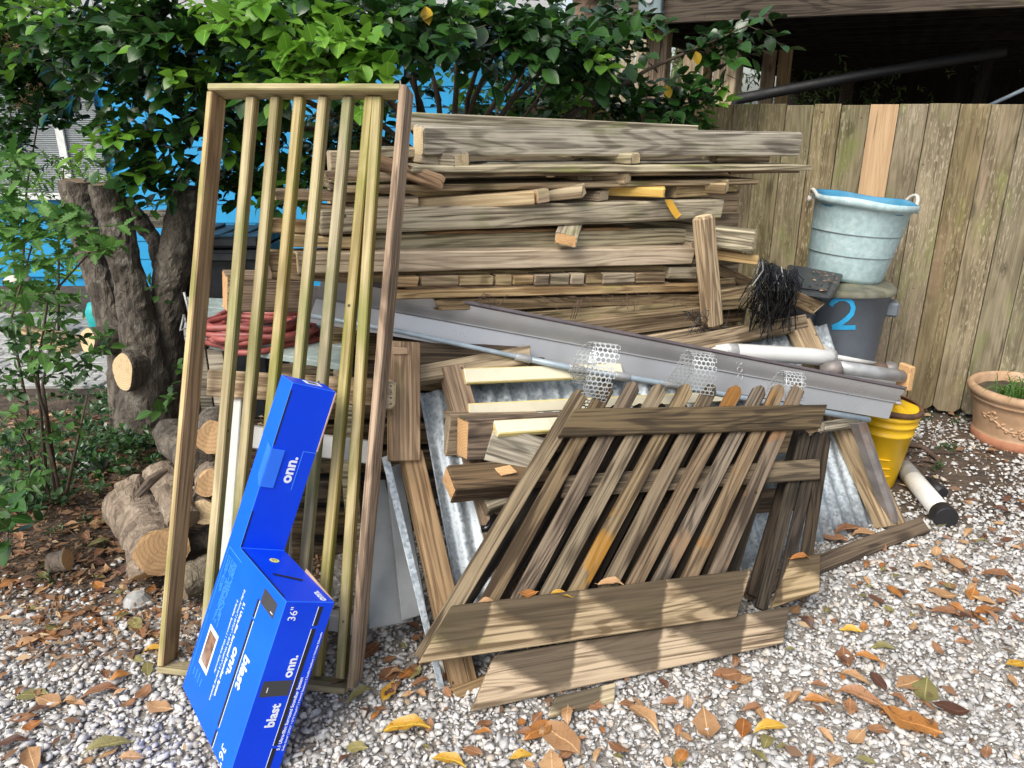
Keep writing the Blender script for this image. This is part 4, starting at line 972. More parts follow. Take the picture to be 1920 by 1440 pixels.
label_front('onn.', .086, .694, .046, bold=.0015, y=bn)
label_side('blast', .312, .290, .050, bold=.0014); label_side('onn.', .240, .272, .048, bold=.0014)
label_side('5.1 Ultra-Slim Surround Soundbar System', .212, .386, .0165, bold=.0004)
label_side('Dolby Atmos\u00b0 | DTS:X\u00b0 + DTS Virtual:X\u00b0 | 6 Internal Speakers', .192, .414, .0130, shear=.1)
label_side('2 Satellite Speakers | 1 Wireless Subwoofer', .170, .372, .0125, shear=.1)
label_side('36"', .345, .055, .042)
for z0, z1 in ((.383, .434), (.063, .376), (.004, .052)):
    patch_side('printed_soundbar', .284, .296, z0, z1, 'print_black'); patch_side('printed_edge', .296, .2985, z0, z1, 'print_white')
patch_side('printed_subwoofer', .302, .392, .432, .474, 'print_grey'); patch_side('printed_mark', .368, .384, .440, .442, 'print_white', .0009)
patch_side('printed_photo', .056, .130, .115, .235, 'print_white'); patch_side('printed_photo', .064, .122, .128, .222, 'print_brown', .0009)
for k, y in enumerate((.098, .091, .084, .076, .069, .062, .047, .040, .033)):
    z1 = .44; g_ = G()
    while z1 > .26:
        w_ = U(.004, .016)
        if U(0, 1) < .85 and not (k > 5 and z1 < .34): g_.prism([bp(0, y, z1 - w_), bp(0, y + .0018, z1 - w_), bp(0, y + .0018, z1), bp(0, y, z1)], -ax * .0005)
        z1 -= w_ + .0025
    mk('fine_print', g_, 'print_cyan', carton)
for k in range(4):
    patch_side('fine_print', .042 + k * .022, .044 + k * .022, .068, .068 + U(.018, .03), 'print_cyan')
for z in (.005, .25, .46): patch_side('printed_line', .018, .0188, max(.01, z - .2), z, 'print_cyan')
patch_side('printed_line', .018, .125, .4595, .4605, 'print_cyan')
# flap, panel outlines, slots, stickers
fl = G().prism([bp(-.001, bn + .001, .675), bp(.040, bn + .001, .675), bp(.040, bn + .001, .790), bp(-.001, bn + .001, .790)], ay * .0025 - ax * .0)
mk('flap', fl, 'blue_card_light', carton, bev=.0006)
mk('flap_side', G().prism([bp(-.0005, bn - .002, .672), bp(-.0005, bn + .001, .680), bp(-.0005, bn + .001, .790), bp(-.0005, bn - .03, .800), bp(-.0005, bn - .03, .700)], -ax * .002), 'blue_card_light', carton, bev=.0005)
patch_front('printed_line', .096, .097, .675, .795, 'print_cyan', bn); patch_front('printed_line', .096, .137, .794, .795, 'print_cyan', bn); patch_front('printed_line', .040, .041, .675, .79, 'print_cyan', bn)
patch_front('open_seam', .001, .006, .80, .965, 'print_black', bn, .0007); patch_front('open_seam', .001, .006, .49, .60, 'print_black', bn, .0007)
yl = lambda t: bn + (bW - bn) * t
zl = lambda t: bl + (bl2 - bl) * t
ln = (bp(0, bW, bl2) - bp(0, bn, bl)).normalized().cross(ax);
if ln.dot(az) < 0: ln = -ln
def lp(x, t, h=.0008): return bp(x, yl(t), zl(t)) + ln * h
mk('handle_slot', G().prism([lp(.030, .50), lp(.030, .535), lp(.098, .635), lp(.106, .60), lp(.098, .59)], ln * .0006), 'print_black', carton)
cpt = lp(.072, .24); t1 = ax; t2 = ln.cross(ax)
g_ = G().prism([cpt + t1 * .014 * math.cos(a) + t2 * .014 * math.sin(a) for a in [i * math.pi / 10 for i in range(20)]], ln * .0006); st_ = mk('round_sticker', g_, 'sticker_yellow', carton)
for dx_ in (-.004, .004): mk('printed_mark', G().box(cpt + t1 * dx_ - t2 * .003 + ln * .0008, t1 * .0015, t2 * .0015, ln * .0003), 'print_black', st_)
mk('printed_mark', G().tube([cpt + t1 * (.007 * math.cos(a)) + t2 * (.001 + .006 * math.sin(a)) + ln * .0009 for a in [i * math.pi / 6 for i in range(7)]], .0007, 4), 'print_black', st_)
me = text_mesh('onn.', .034, .0003, .0008); me.materials.clear(); me.materials.append(MATS['print_white'])
M = Matrix((t2 if t2.cross(-ax).dot(ln) > 0 else -t2, -ax, ln)).transposed().to_4x4(); M.translation = lp(.118, .98) ; link('lettering', me, M, carton)
mk('open_seam', G().prism([lp(.001, .03), lp(.006, .03), lp(.006, .93), lp(.001, .93)], ln * .0005), 'print_black', carton)
mk('barcode_label', G().prism([bp(.06, .012, BLn), bp(.11, .012, BLn), bp(.11, .05, BLn), bp(.06, .05, BLn)], az * .0005), 'print_white', carton)
mk('barcode', G().prism([bp(.07, .02, BLn + .0005), bp(.10, .02, BLn + .0005), bp(.10, .042, BLn + .0005), bp(.07, .042, BLn + .0005)], az * .0004), 'print_grey', carton)
mk('inner_card', G().prism([bp(bT - .001, bn - .02, BLn), bp(bT - .001, bn + .004, BLn - .004), bp(bT - .001, bn + .004, .80), bp(bT - .001, bn - .02, .80)], ax * .003), 'card_brown', carton)
mk('inner_card', G().prism([bp(bT, bW * .55, bl + .015), bp(bT, bW - .02, bl2), bp(bT, bW - .02, bl2 - .07), bp(bT, bW * .55, bl - .07)], ax * .003), 'card_brown', carton)
mk('torn_flap', G().prism([bp(bT, bW - .16, .10), bp(bT, bW - .02, .05), bp(bT, bW - .02, .26)], ax * .004), 'card_brown', carton)

# ------------------------------------------------------------------ gutter, pole, mesh strips
ga, gb_ = atY(584, 556, 2.64), atY(1672, 754, 3.02)
gx = (gb_ - ga).normalized(); gn = V((gx.y, -gx.x, 0)).normalized(); gup = gx.cross(gn)
if gup.z < 0: gup = -gup
tl = rad(18); gy = gup * math.cos(tl) - gn * math.sin(tl) * 1; gn2 = gn * math.cos(tl) + gup * math.sin(tl)
hs = .176; pr = [(-.50, -.02), (-.50, .0)]
def gut_prof():
    P = [(.03, -.47), (.0, -.50), (.002, -.02)]                      # floor edge, foot, flat face (out, up)
    P += [(.010, .0), (.006, .03)]
    for i in range(7):
        t = i / 6; P.append((.006 + .028 * (t ** 1.6) + .008 * math.sin(t * 3.14), .03 + .37 * t))
    P += [(.040, .43), (.040, .47), (.026, .475), (.026, .45)]
    return P
P = gut_prof()
gutter = root('metal_gutter', 'long plain metal gutter lying slantwise across the front of the lumber stack', 'gutter', (ga + gb_) / 2)
g = G(); rows = []
nS = 24
for i in range(nS + 1):
    q = ga + (gb_ - ga) * (i / nS)
    rag = U(-.004, .004) if i in (0, nS) else 0
    hs_ = hs * (1.02 - .20 * (i / nS))
    rows.append([q + gy * (b * hs_) + gn2 * a + gx * (rag * (j % 3) + (-.030 * (b + .5) if i == nS else 0) * -1 + (.0 if i else .03 * (b + .5))) for j, (a, b) in enumerate(P)])
g.grid([r[1:14] for r in rows])
o = mk('gutter_face', g, 'gutter_metal', gutter, smooth=False); o.modifiers.new('thick', 'SOLIDIFY').thickness = .0014
g = G(); g.grid([[r[11] + gn2 * .001, r[12] + gn2 * .0015, r[13] + gn2 * .001 + gy * .002, r[13] - gn2 * .014 + gy * .003, r[13] - gn2 * .02] for r in rows])
o = mk('gutter_lip', g, 'gutter_edge', gutter); o.modifiers.new('thick', 'SOLIDIFY').thickness = .0014
g = G(); g.grid([[r[1] + gy * .001, r[1] - gn2 * .11 + gy * .012, r[1] - gn2 * .115 + gy * .13] for r in rows])
o = mk('gutter_floor', g, 'gutter_edge', gutter); o.modifiers.new('thick', 'SOLIDIFY').thickness = .0014
def gpt(t, b, h=0.0): return ga + (gb_ - ga) * t + gy * (b * hs * (1.02 - .20 * t)) + gn2 * (.004 + h)
tc = .442
g = G().prism([gpt(tc - .007, -.36), gpt(tc + .005, -.36), gpt(tc + .006, -.06), gpt(tc - .006, -.06)], gn2 * .0012)
lb = mk('barcode_label', g, 'print_white', gutter)
for k in range(6):
    b0 = -.32 + k * .022 + .05
    mk('barcode_line', G().prism([gpt(tc - .004, b0, .0013), gpt(tc + .002, b0, .0013), gpt(tc + .002, b0 + (.008, .014)[k % 2], .0013), gpt(tc - .004, b0 + (.008, .014)[k % 2], .0013)], gn2 * .0004), 'print_grey', lb)
g = G()
for k in range(3):
    c = gpt(.690 + k * .003, .28 - k * .17, .025); g.tube([c + gx * (.011 * math.cos(a)) + gy * (.010 * math.sin(a)) for a in [j * .7 - 1.2 for j in range(8)]], .0011, 4)
tags(mk('curled_wire', g, 'wire'), 'curled thin metal shavings hanging on the gutter', 'wire')
pole = root('telescopic_pole', 'thin grey telescopic pole with sleeves lying under the gutter', 'pole', atY(1100, 690, 2.6))
pk_ = [(560, 588), (750, 622), (980, 671), (1080, 692), (1165, 706), (1260, 722), (1450, 757), (1630, 787)]
pw = [atY(x, y, 2.50 + (x - 560) / 1070 * .36) for x, y in pk_]
mk('thin_tube', G().tube(pw[:4], .0085, 10), 'grey_pole', pole, smooth=True); mk('thick_tube', G().tube(pw[2:], .0115, 10), 'grey_pole', pole, smooth=True)
for i, r in ((2, .015), (3, .016), (4, .017), (5, .015)):
    d = (pw[i + 1] - pw[i]).normalized(); mk('sleeve', G().tube([pw[i] - d * .028, pw[i] - d * .025, pw[i] + d * .028, pw[i] + d * .03], [r * .9, r, r, r * .92], 12), 'grey_pipe', pole, smooth=True)
def mesh_strip(label, pts, wid, loops=True):
    """perforated metal ribbon bent through the given points (pixel x, y, depth); wid is a world vector across it"""
    P = [atY(*p) for p in pts]; Q = []
    for i in range(len(P) - 1):
        p0, p1, p2, p3 = P[max(i - 1, 0)], P[i], P[i + 1], P[min(i + 2, len(P) - 1)]
        for k in range(6):
            t = k / 6; Q.append(.5 * ((2 * p1) + (p2 - p0) * t + (2 * p0 - 5 * p1 + 4 * p2 - p3) * t * t + (3 * p1 - p0 - 3 * p2 + p3) * t ** 3))
    Q.append(P[-1]); ln_ = [0]
    for i in range(1, len(Q)): ln_.append(ln_[-1] + (Q[i] - Q[i - 1]).length)
    def at(s):
        s = min(max(s, 0), ln_[-1] - 1e-6)
        for i in range(1, len(Q)):
            if ln_[i] >= s:
                return Q[i - 1].lerp(Q[i], (s - ln_[i - 1]) / max(1e-9, ln_[i] - ln_[i - 1]))
        return Q[-1]
    wl = wid.length; wd = wid.normalized(); cell = wl / 4.0; nl = int(ln_[-1] / cell); g = G()
    def pt(s, x): return at(s) + wd * (x - wl / 2)
    for i in range(nl):
        for j in range(5):
            sh = cell / 2 if i % 2 else 0
            cs, cx = (i + .5) * cell, (j + .0 + (.5 if i % 2 else 0.0)) * cell
            o_ = [(cs - cell / 2, cx - cell / 2), (cs - cell / 2, cx), (cs - cell / 2, cx + cell / 2), (cs, cx + cell / 2), (cs + cell / 2, cx + cell / 2), (cs + cell / 2, cx), (cs + cell / 2, cx - cell / 2), (cs, cx - cell / 2)]
            r = cell * .455
            n_ = [(cs + r * math.cos(a), cx + r * math.sin(a)) for a in [math.pi * (1.25 - .25 * k) for k in range(8)]]
            g.add([pt(a, b) for a, b in o_] + [pt(a, b) for a, b in n_], [(k, (k + 1) % 8, 8 + (k + 1) % 8, 8 + k) for k in range(8)])
    for x in (0, wl): g.tube([pt(s * cell / 2, x) for s in range(nl * 2 + 1)], .0016, 4)
    o = mk('mesh_strip', g, 'white_mesh'); o.modifiers.new('thick', 'SOLIDIFY').thickness = .0016
    return tags(o, label, 'mesh strip', 'curled perforated metal strips on the gutter')
wv = V((.072, -.010, -.006))
mesh_strip('curled perforated white strip nearest the barcode label of the gutter', [(1094, 720, 2.60), (1092, 690, 2.56), (1110, 655, 2.56), (1134, 644, 2.50), (1132, 672, 2.46), (1118, 725, 2.44), (1098, 775, 2.50)], wv * .92)
mesh_strip('middle one of the three curled perforated strips on the gutter', [(1262, 722, 2.68), (1284, 690, 2.66), (1304, 660, 2.64), (1318, 668, 2.58), (1318, 700, 2.55), (1312, 745, 2.56)], wv * .84)
mesh_strip('last small perforated strip near the right end of the picket tops', [(1448, 735, 2.76), (1470, 705, 2.74), (1487, 698, 2.70), (1489, 720, 2.66), (1486, 750, 2.66)], wv * .76)
c = atY(1503, 703, 2.68); 

# ------------------------------------------------------------------ pipes at the right
a = [atY(1150, 652, 2.96), atY(1290, 653, 3.03), atY(1380, 660, 3.08), atY(1520, 668, 3.13), atY(1548, 672, 3.18), atY(1556, 667, 3.26), atY(1540, 658, 3.34), atY(1500, 655, 3.40)]
pp = root('white_pipe', 'white plastic pipe with a bend lying along the top of the gutter', 'pipe', a[2])
mk('pipe_run', G().tube(a, [.036] * 5 + [.034, .034, .034], 14), 'white_pvc', pp, smooth=True)
mk('coupling', G().tube([atY(1310, 655, 3.05), atY(1378, 661, 3.08)], .040, 14), 'white_pvc', pp, smooth=True)
a0, a1 = atY(1570, 688, 3.10), atY(1694, 706, 3.22)
rp = root('capped_steel_pipe', 'short grey rusty pipe with a wooden plug at its right end', 'pipe', a0)
mk('pipe_run', G().tube([a0, a0.lerp(a1, .5), a1], .028, 14), 'grey_pipe', rp, smooth=True)
mk('pipe_elbow', G().tube([a0 + V((-.055, .02, -.025)), a0 + V((-.02, 0, -.01)), a0 + V((.012, 0, 0))], [.030, .038, .036], 12), 'rusty_steel', rp, smooth=True)
d = (a1 - a0).normalized()
mk('end_plug', G().box(a1 + d * .012, d * .018, V((0, 0, .058)), d.cross(V((0, 0, 1))) * .035), 'end_orange', rp, bev=.006)
a0, a1 = atY(1560, 668, 3.38), atY(1648, 684, 3.5)
tags(mk('thin_white_pipe', G().tube([a0, a1], .012, 10), 'white_pvc', smooth=True), 'thin white pipe behind the rusty pipe', 'pipe')
for x, lab in ((1652, 'round tan pipe end behind the rusty pipe'), (1670, 'dark pipe end standing beside the tan one behind the rusty pipe')):
    c = atY(x, 686, 3.42); tags(mk('pipe_end', G().tube([c + V((0, 0, -.12)), c + V((0, 0, .0)), c + V((0, -.0, .015))], [.034, .034, .02], 14), 'root_wood' if x < 1660 else 'rusty_steel', smooth=True), lab, 'pipe')
tags(slab('flat_bin_lid', [(1560, 700), (1680, 715), (1690, 760), (1500, 715)], Plane(atY(1560, 700, 3.3), atY(1680, 715, 3.35), atY(1500, 715, 3.1)), 0, .01, 'grey_pipe'), 'grey sheet lying under the rusty pipe', 'sheet')
a0, a1 = atY(1608, 788, 2.93), atZ(1672, 975, .03)
sp = root('steel_post', 'rusty steel angle post leaning in front of the yellow bucket', 'post', a1)
d = (a1 - a0).normalized(); sd_ = d.cross(V((0, -1, .2))).normalized()
mk('post_shaft', G().prism([a0 - sd_ * .032, a0 - sd_ * .01 + V((0, -.03, 0)), a0 + sd_ * .012 + V((0, -.03, 0)), a0 + sd_ * .034, a0 + sd_ * .03 + V((0, .004, 0)), a0 + sd_ * .01 + V((0, -.022, 0)), a0 - sd_ * .01 + V((0, -.022, 0)), a0 - sd_ * .03 + V((0, .004, 0))], a1 - a0), 'rusty_steel', sp)
mk('foot_plate', G().box(a1 + V((.03, 0, -.016)), V((.06, -.01, 0)), V((.01, .045, 0)), V((0, 0, .004))), 'rusty_steel', sp)
a0, a1 = atZ(1690, 872, .045), atZ(1766, 962, .045)
gpipe = root('drain_pipe', 'white plastic pipe with a black rubber end lying on the leaf strewn gravel', 'pipe', a0)
d = (a1 - a0).normalized(); mk('pipe_run', G().tube([a0, a0.lerp(a1, .5), a1], .043, 16), 'white_pvc', gpipe, smooth=True)
mk('rubber_end', G().tube([a1 - d * .012, a1 - d * .008, a1 + d * .046, a1 + d * .05], [.047, .050, .050, .048], 18), 'black_rubber', gpipe, smooth=True)
mk('rusty_joint', G().tube([a0 - d * .05, a0 + d * .03], [.038, .045], 14), 'rust', gpipe, smooth=True)
mk('print_band', G().tube([a0 + d * .10, a0 + d * .16], .0435, 16, cap=False), 'grey_pipe', gpipe, smooth=True)
a0, a1 = atZ(1738, 903, .03), atZ(1768, 925, .03)
tags(mk('rubber_tube', G().tube([a0, a1], .027, 12), 'black_rubber', smooth=True), 'short black rubber tube on the ground beside the white pipe', 'tube')
for k, (pts, r) in enumerate(((((1690, 832), (1730, 838), (1755, 858), (1765, 872)), .014), (((1698, 866), (1730, 862), (1762, 868)), .008), (((1690, 850), (1720, 846), (1800, 850)), .005))):
    tags(mk('surface_root', G().tube([atZ(x, y, .015) for x, y in pts], [r, r, r * .8, r * .5][:len(pts)], 8), 'root_wood', smooth=True), ['thick dark root arching over the soil by the fence', 'thinner root below the arching one', 'wiry root running towards the pot'][k], 'root')

# ------------------------------------------------------------------ tubs, bins, bucket, pot
CX = V(((1578 - 960) / 1440 * 3.78, 3.72, 0))
can = root('trash_can', 'round grey trash can with a blue painted number two and a mossy lid', 'trash can', CX)
M = Matrix.Translation(CX)
prof = [(.165, 0), (.17, .01), (.192, .45), (.197, .46), (.197, .48), (.201, .50), (.2252, .846), (.236, .849), (.238, .866), (.225, .868)]
mk('can_body', G().lathe(prof, 44, 0, M), 'can_grey', can, M, smooth=True)
for a in (-.35, 2.8):
    d = V((math.cos(a), math.sin(a), 0)); mk('handle', G().box(CX + d * .235 + V((0, 0, .77)), d * .03, d.cross(V((0, 0, 1))) * .05, V((0, 0, .035))), 'can_grey', can, bev=.01)
mk('lid', G().lathe([(.0, .885), (.10, .888), (.20, .882), (.238, .878), (.249, .866), (.247, .852)], 44, 0, M, lambda p, i, a: p + V((0, 0, .004 * math.sin(a * 3)))), 'can_lid', can, M, smooth=True)
def on_can(px, py):      # radial hit on the can's side
    d = ray(px, py); t = 3.0
    for _ in range(60):
        p = EYE + d * t; r = .201 + (p.z - .5) * .07 + .0035
        q = math.hypot(p.x - CX.x, p.y - CX.y) - r
        t += q * .5
    return EYE + d * t
two = [(1557, 573), (1562, 566), (1573, 560), (1586, 560), (1596, 566), (1600, 577), (1597, 588), (1588, 598), (1574, 608), (1560, 614), (1572, 614), (1588, 614), (1604, 614)]
two = [(1557 + (x - 1557) * 1.0, y) for x, y in two]
def ribbon(pts, wpx, i0, i1):
    g = G(); P = pts[i0:i1]; L, R = [], []
    for i in range(len(P)):
        a, b = P[max(i - 1, 0)], P[min(i + 1, len(P) - 1)]; dx, dy = b[0] - a[0], b[1] - a[1]; n = math.hypot(dx, dy)
        L.append(on_can(P[i][0] - dy / n * wpx, P[i][1] + dx / n * wpx)); R.append(on_can(P[i][0] + dy / n * wpx, P[i][1] - dx / n * wpx))
    return g.grid([[a, b] for a, b in zip(L, R)])
g = ribbon(two, 4.6, 0, 10); g2_ = ribbon(two, 4.2, 9, 13); g.add(g2_.v, g2_.f)
mk('painted_number', g, 'number_paint', can).modifiers.new('thick', 'SOLIDIFY').thickness = .001
tub_c = atY(1584, 500, 3.80); tub_c.z = .892
TM = Matrix.Translation(tub_c) @ Matrix.Rotation(rad(6.5), 4, 'Y') @ Matrix.Rotation(rad(1), 4, 'X')
tub = root('plastic_tub', 'pale weathered blue tub with rope handles standing on the mossy can', 'tub', tub_c)
prof = [(.0, .022), (.15, .022), (.155, .0), (.172, .0), (.180, .02), (.194, .125), (.2072, .229), (.222, .345), (.228, .352), (.246, .358), (.250, .372), (.249, .386), (.240, .390)]
def wav(p, i, a):
    k = max(0, (p.z - .33) / .06); return p * 1 + V((0, 0, k * (.0035 * math.sin(3 * a + 1) + .003 * math.sin(5 * a)))) + V((math.cos(a), math.sin(a), 0)) * (.004 * k * math.sin(4 * a))
mk('tub_shell', G().lathe(prof, 56, 0, TM, wav), 'tub_blue', tub, TM, smooth=True)
mk('tub_inside', G().lathe([(.241, .389), (.226, .375), (.205, .25), (.175, .03), (.0, .026)], 56, 0, TM, wav), 'tub_inner', tub, TM, smooth=True)
for a, s_ in ((.15, 1.0), (math.pi * 1.02, .6)):
    d = V((math.cos(a), math.sin(a), 0)); sdv = V((-math.sin(a), math.cos(a), 0))
    pts = [TM @ (d * (.243 + .022 * math.sin(t)) - sdv * (.05 * math.cos(t) * s_) + V((0, 0, .362 + .062 * math.sin(t) * s_))) for t in [i * math.pi / 8 for i in range(9)]]
    mk('rope_handle', G().tube(pts, .0085, 8), 'rope', tub, smooth=True)
    mk('rope_knot', G().tube([pts[0] + d * .01, pts[0] + d * .02 + V((0, 0, -.02))], [.014, .008], 8), 'rope', tub, smooth=True)
for zz, rr_ in ((.125, .1968), (.229, .2098)):
    mk('ring_line', G().tube([TM @ V((rr_ * math.cos(t), rr_ * math.sin(t), zz + .010 * math.cos(t + .4))) for t in [i * math.pi / 24 for i in range(49)]], .0028, 5, cap=False), 'ring_wire', tub, smooth=True)
# black lidded bin
b0, b1, b2, b3 = atY(1478, 494, 3.62), atY(1583, 513, 3.62), atY(1561, 556, 3.30), atY(1470, 545, 3.30)
bb = root('storage_bin', 'black lidded bin with leaf scraps on its tilted lid beside the grey can', 'bin', V((b2.x - .1, 3.45, 0)))
n_ = (b1 - b0).cross(b3 - b0).normalized(); n_ = n_ if n_.z > 0 else -n_
mk('lid', G().prism([b0, b1, b2, b3], -n_ * .02), 'lid_black', bb, bev=.012, smooth=False)
cc = (b0 + b1 + b2 + b3) / 4; ins = lambda p, k: cc + (p - cc) * k
mk('lid_panel', G().prism([ins(p, .72) for p in (b0, b1, b2, b3)], n_ * .008), 'lid_black', bb, bev=.006)
lowp = [V((cc.x - .13 + (p.x - cc.x) * .55, cc.y + (p.y - cc.y) * .72, .0)) for p in (b0, b1, b2, b3)]
top = [ins(p, .86) - n_ * .03 - V((.05, 0, 0)) for p in (b0, b1, b2, b3)]
g = G(); g.add(top + lowp, [(0, 1, 5, 4), (1, 2, 6, 5), (2, 3, 7, 6), (3, 0, 4, 7), (4, 5, 6, 7)]); mk('bin_body', g, 'bin_black', bb)
g = G()
for k in range(40):
    p = cc + (b1 - b0) * U(-.05, .42) + (b3 - b0) * U(-.3, .42) + n_ * .013; a = U(0, 6.28); dd = V((math.cos(a), math.sin(a), 0)) * U(.005, .016)
    g.add([p - dd, p + V((-dd.y, dd.x, 0)) * .35, p + dd, p + V((dd.y, -dd.x, .01)) * .35], [(0, 1, 2, 3)])
tags(mk('leaf_scraps', g, 'litter'), 'small dry leaf scraps on the black bin lid', kind='stuff')
# shredded black plastic
g = G()
for k in range(230):
    t = U(0, 1); x0 = 1425 + t * 70; y0 = 482 + 10 * math.sin(t * 3) + U(-4, 22) + t * 20; p = PILE.at(x0, y0, .20 + U(-.03, .05))
    L = U(.12, .29) * (1.05 - .2 * t); sw = U(-.07, .015) * (1.3 - t); pts = [p]
    for j in range(1, 5):
        q = j / 4; pts.append(p + V((sw * q + .02 * math.sin(q * 5 + k), U(-.015, .0) - .03 * math.sin(q * 3), -L * q ** 1.2 + .012 * math.sin(k + q * 4))))
    w_ = U(.0012, .0032); an = U(0, 3.14); wd = V((math.cos(an), math.sin(an), 0)) * w_
    g.grid([[a - wd, a + wd + V((0, 0, .001))] for a in pts])
o = mk('black_plastic_strips', g, 'black_plastic'); tags(o, 'bunch of shredded shiny black plastic strips hanging off the right of the stack', 'plastic strips')
g = G().tube([PILE.at(1440, 500, .17), PILE.at(1455, 520, .19), PILE.at(1462, 545, .18)], [.03, .05, .02], 8); sub_noise(g, .012, 30)
tags(mk('black_bag', g, 'black_plastic'), 'black plastic wad inside the bunch of strips', 'plastic bag')
g = G()
for k in range(9):
    p = [PILE.at(1300 + U(-30, 40) + j * U(4, 16), 610 + U(-35, 25) + j * 5 * (1 - j / 4), .17) for j in range(5)]; g.tube(p, .0013, 4)
tags(mk('dark_twigs', g, 'black_rubber'), 'thin dark wiry twigs below the upright post', 'twigs')
# yellow bucket
yc = V((1.725, 3.32, 0)); YM = Matrix.Translation(yc) @ Matrix.Rotation(rad(3), 4, 'Y')
yb = root('yellow_bucket', 'bright yellow plastic bucket behind the leaning steel post', 'bucket', yc)
prof = [(.0, .004), (.098, .0), (.102, .01), (.128, .27), (.134, .272), (.134, .282), (.129, .285), (.132, .315), (.140, .318), (.140, .328), (.134, .331), (.136, .350), (.143, .353), (.143, .365), (.138, .372), (.130, .372), (.122, .26), (.097, .012)]
mk('bucket_shell', G().lathe(prof, 44, 0, YM), 'yellow_plastic', yb, YM, smooth=True)
mk('rust_band', G().lathe([(.142, .375), (.150, .380), (.150, .395), (.142, .40), (.13, .398)], 40, 0, YM, lambda p, i, a: p + V((0, 0, .006 * math.sin(2 * a)))), 'rust', yb, YM, smooth=True)
mk('bucket_fill', G().lathe([(.0, .40), (.07, .405), (.135, .385)], 30, 0, YM, lambda p, i, a: p + V((0, 0, .008 * math.sin(4 * a + i)))), 'yellow_plastic', yb, YM)
mk('embossed_panel', G().lathe([(.1165, .14), (.1215, .19)], 60, 0, YM), 'yellow_plastic', yb, YM) if 0 else None
for zz, a0 in ((.16, -2.1), (.115, -2.0), (.075, -1.9)):
    pts = [YM @ V(((.1035 + zz * .096) * math.cos(a0 + t * .55), (.1035 + zz * .096) * math.sin(a0 + t * .55), zz)) for t in [i / 6 for i in range(7)]]
    mk('embossed_line', G().tube(pts, .0045, 6), 'yellow_plastic', yb, smooth=True)
# terracotta pot
pc = V((2.705, 3.80, 0)); PM = Matrix.Translation(pc)
pot = root('terracotta_pot', 'large terracotta pot with scroll relief at the right edge by the fence', 'flower pot', pc)
prof = [(.0, .004), (.198, .0), (.204, .01), (.206, .045), (.200, .05), (.204, .07), (.226, .20), (.236, .232), (.244, .236), (.244, .246), (.240, .25), (.258, .262), (.268, .278), (.268, .292), (.258, .306), (.242, .308), (.230, .296), (.224, .25)]
mk('pot_body', G().lathe(prof, 64, 0, PM), 'terracotta', pot, PM, smooth=True)
mk('pot_foot', G().lathe([(.2005, .001), (.2065, .012), (.2085, .046), (.2015, .0515)], 64, 0, PM), 'terracotta_foot', pot, PM, smooth=True)
mk('pot_soil', G().lathe([(.0, .272), (.12, .268), (.226, .258)], 30, 0, PM, lambda p, i, a: p + V((0, 0, U(-.006, .006)))), 'soil', pot, PM)
def on_pot(a, z): r = .204 + (z - .07) * .17 + .001; return PM @ V((r * math.cos(a), r * math.sin(a), z))
wv = lambda a: .142 + .030 * math.sin((a + 1.9) * 4.6)
pts = [on_pot(-3.0 + .05 * k, wv(-3.0 + .05 * k)) for k in range(56)]
mk('relief_vine', G().tube(pts, .0055, 6), 'terracotta', pot, smooth=True)
for c in range(5):                                   # acanthus curls where the vine turns
    a0 = -2.75 + c * .683; up_ = 1 if c % 2 == 0 else -1
    cp_ = [(a0 + .03 + (.085 - .010 * t) * math.cos(t * .62 + .5) * 1.0, wv(a0) + up_ * .012 + up_ * (.030 - .0032 * t) * math.sin(t * .62 + .5)) for t in range(10)]
    mk('relief_scroll', G().tube([on_pot(*q) for q in cp_], [.0075 - .0004 * k for k in range(10)], 6), 'terracotta', pot, smooth=True)
for k in range(30):
    a = -2.95 + k * .09; s_ = 1 if k % 2 else -1; z0 = wv(a)
    p0, p1, p2 = on_pot(a, z0), on_pot(a + .035, z0 + s_ * .014), on_pot(a + .085, z0 + s_ * .020)
    mk('relief_leaf', G().tube([p0, p1, p2], [.003, .0085, .002], 6), 'terracotta', pot, smooth=True)
grs = root('pot_plant', 'tuft of green grass like leaves growing in the terracotta pot', 'plant', pc + V((0, -.05, .27)))
g = G()
for k in range(120):
    a = U(0, 6.28); p = pc + V((-.06 + U(-.10, .12), -.06 + U(-.08, .08), .265)); d = V((math.cos(a), math.sin(a), 0)); L = U(.07, .22); w_ = d.cross(V((0, 0, 1))) * U(.002, .0045)
    g.grid([[p + d * (L * t) + V((0, 0, L * (1.5 * t - 1.3 * t * t) * U(.9, 1.0))) + w_ * (1 - t) * s_ for s_ in (-1, 1)] for t in (0, .35, .7, 1.0)])
mk('blade', g, 'grass_blade', grs)['kind'] = 'stuff'

# ------------------------------------------------------------------ things behind the slats at left
wb = root('wheeled_bin', 'dark wheeled bin with a grooved lid behind the slat frame', 'trash bin', atY(430, 560, 4.3))
bc = atY(432, 440, 4.3); sx_ = .23
g = G(); zt = bc.z - .02
g.add([V((bc.x + a * sx_ * k, 4.3 + b * .27 * k, z)) for z, k in ((0, .8), (zt - .06, 1.0)) for a, b in ((-1, -1), (1, -1), (1, 1), (-1, 1))], [(0, 1, 5, 4), (1, 2, 6, 5), (2, 3, 7, 6), (3, 0, 4, 7), (3, 2, 1, 0)])
mk('bin_body', g, 'bin_black', wb, bev=.01)
mk('bin_rim', G().box(V((bc.x, 4.3, zt - .045)), V((sx_ + .025, 0, 0)), V((0, .295, 0)), V((0, 0, .028))), 'bin_black', wb, bev=.01)
mk('lid', G().box(V((bc.x, 4.3, zt + .015)), V((sx_ + .02, 0, 0)), V((0, .30, -.01)), V((0, 0, .03))), 'bin_black', wb, bev=.014)
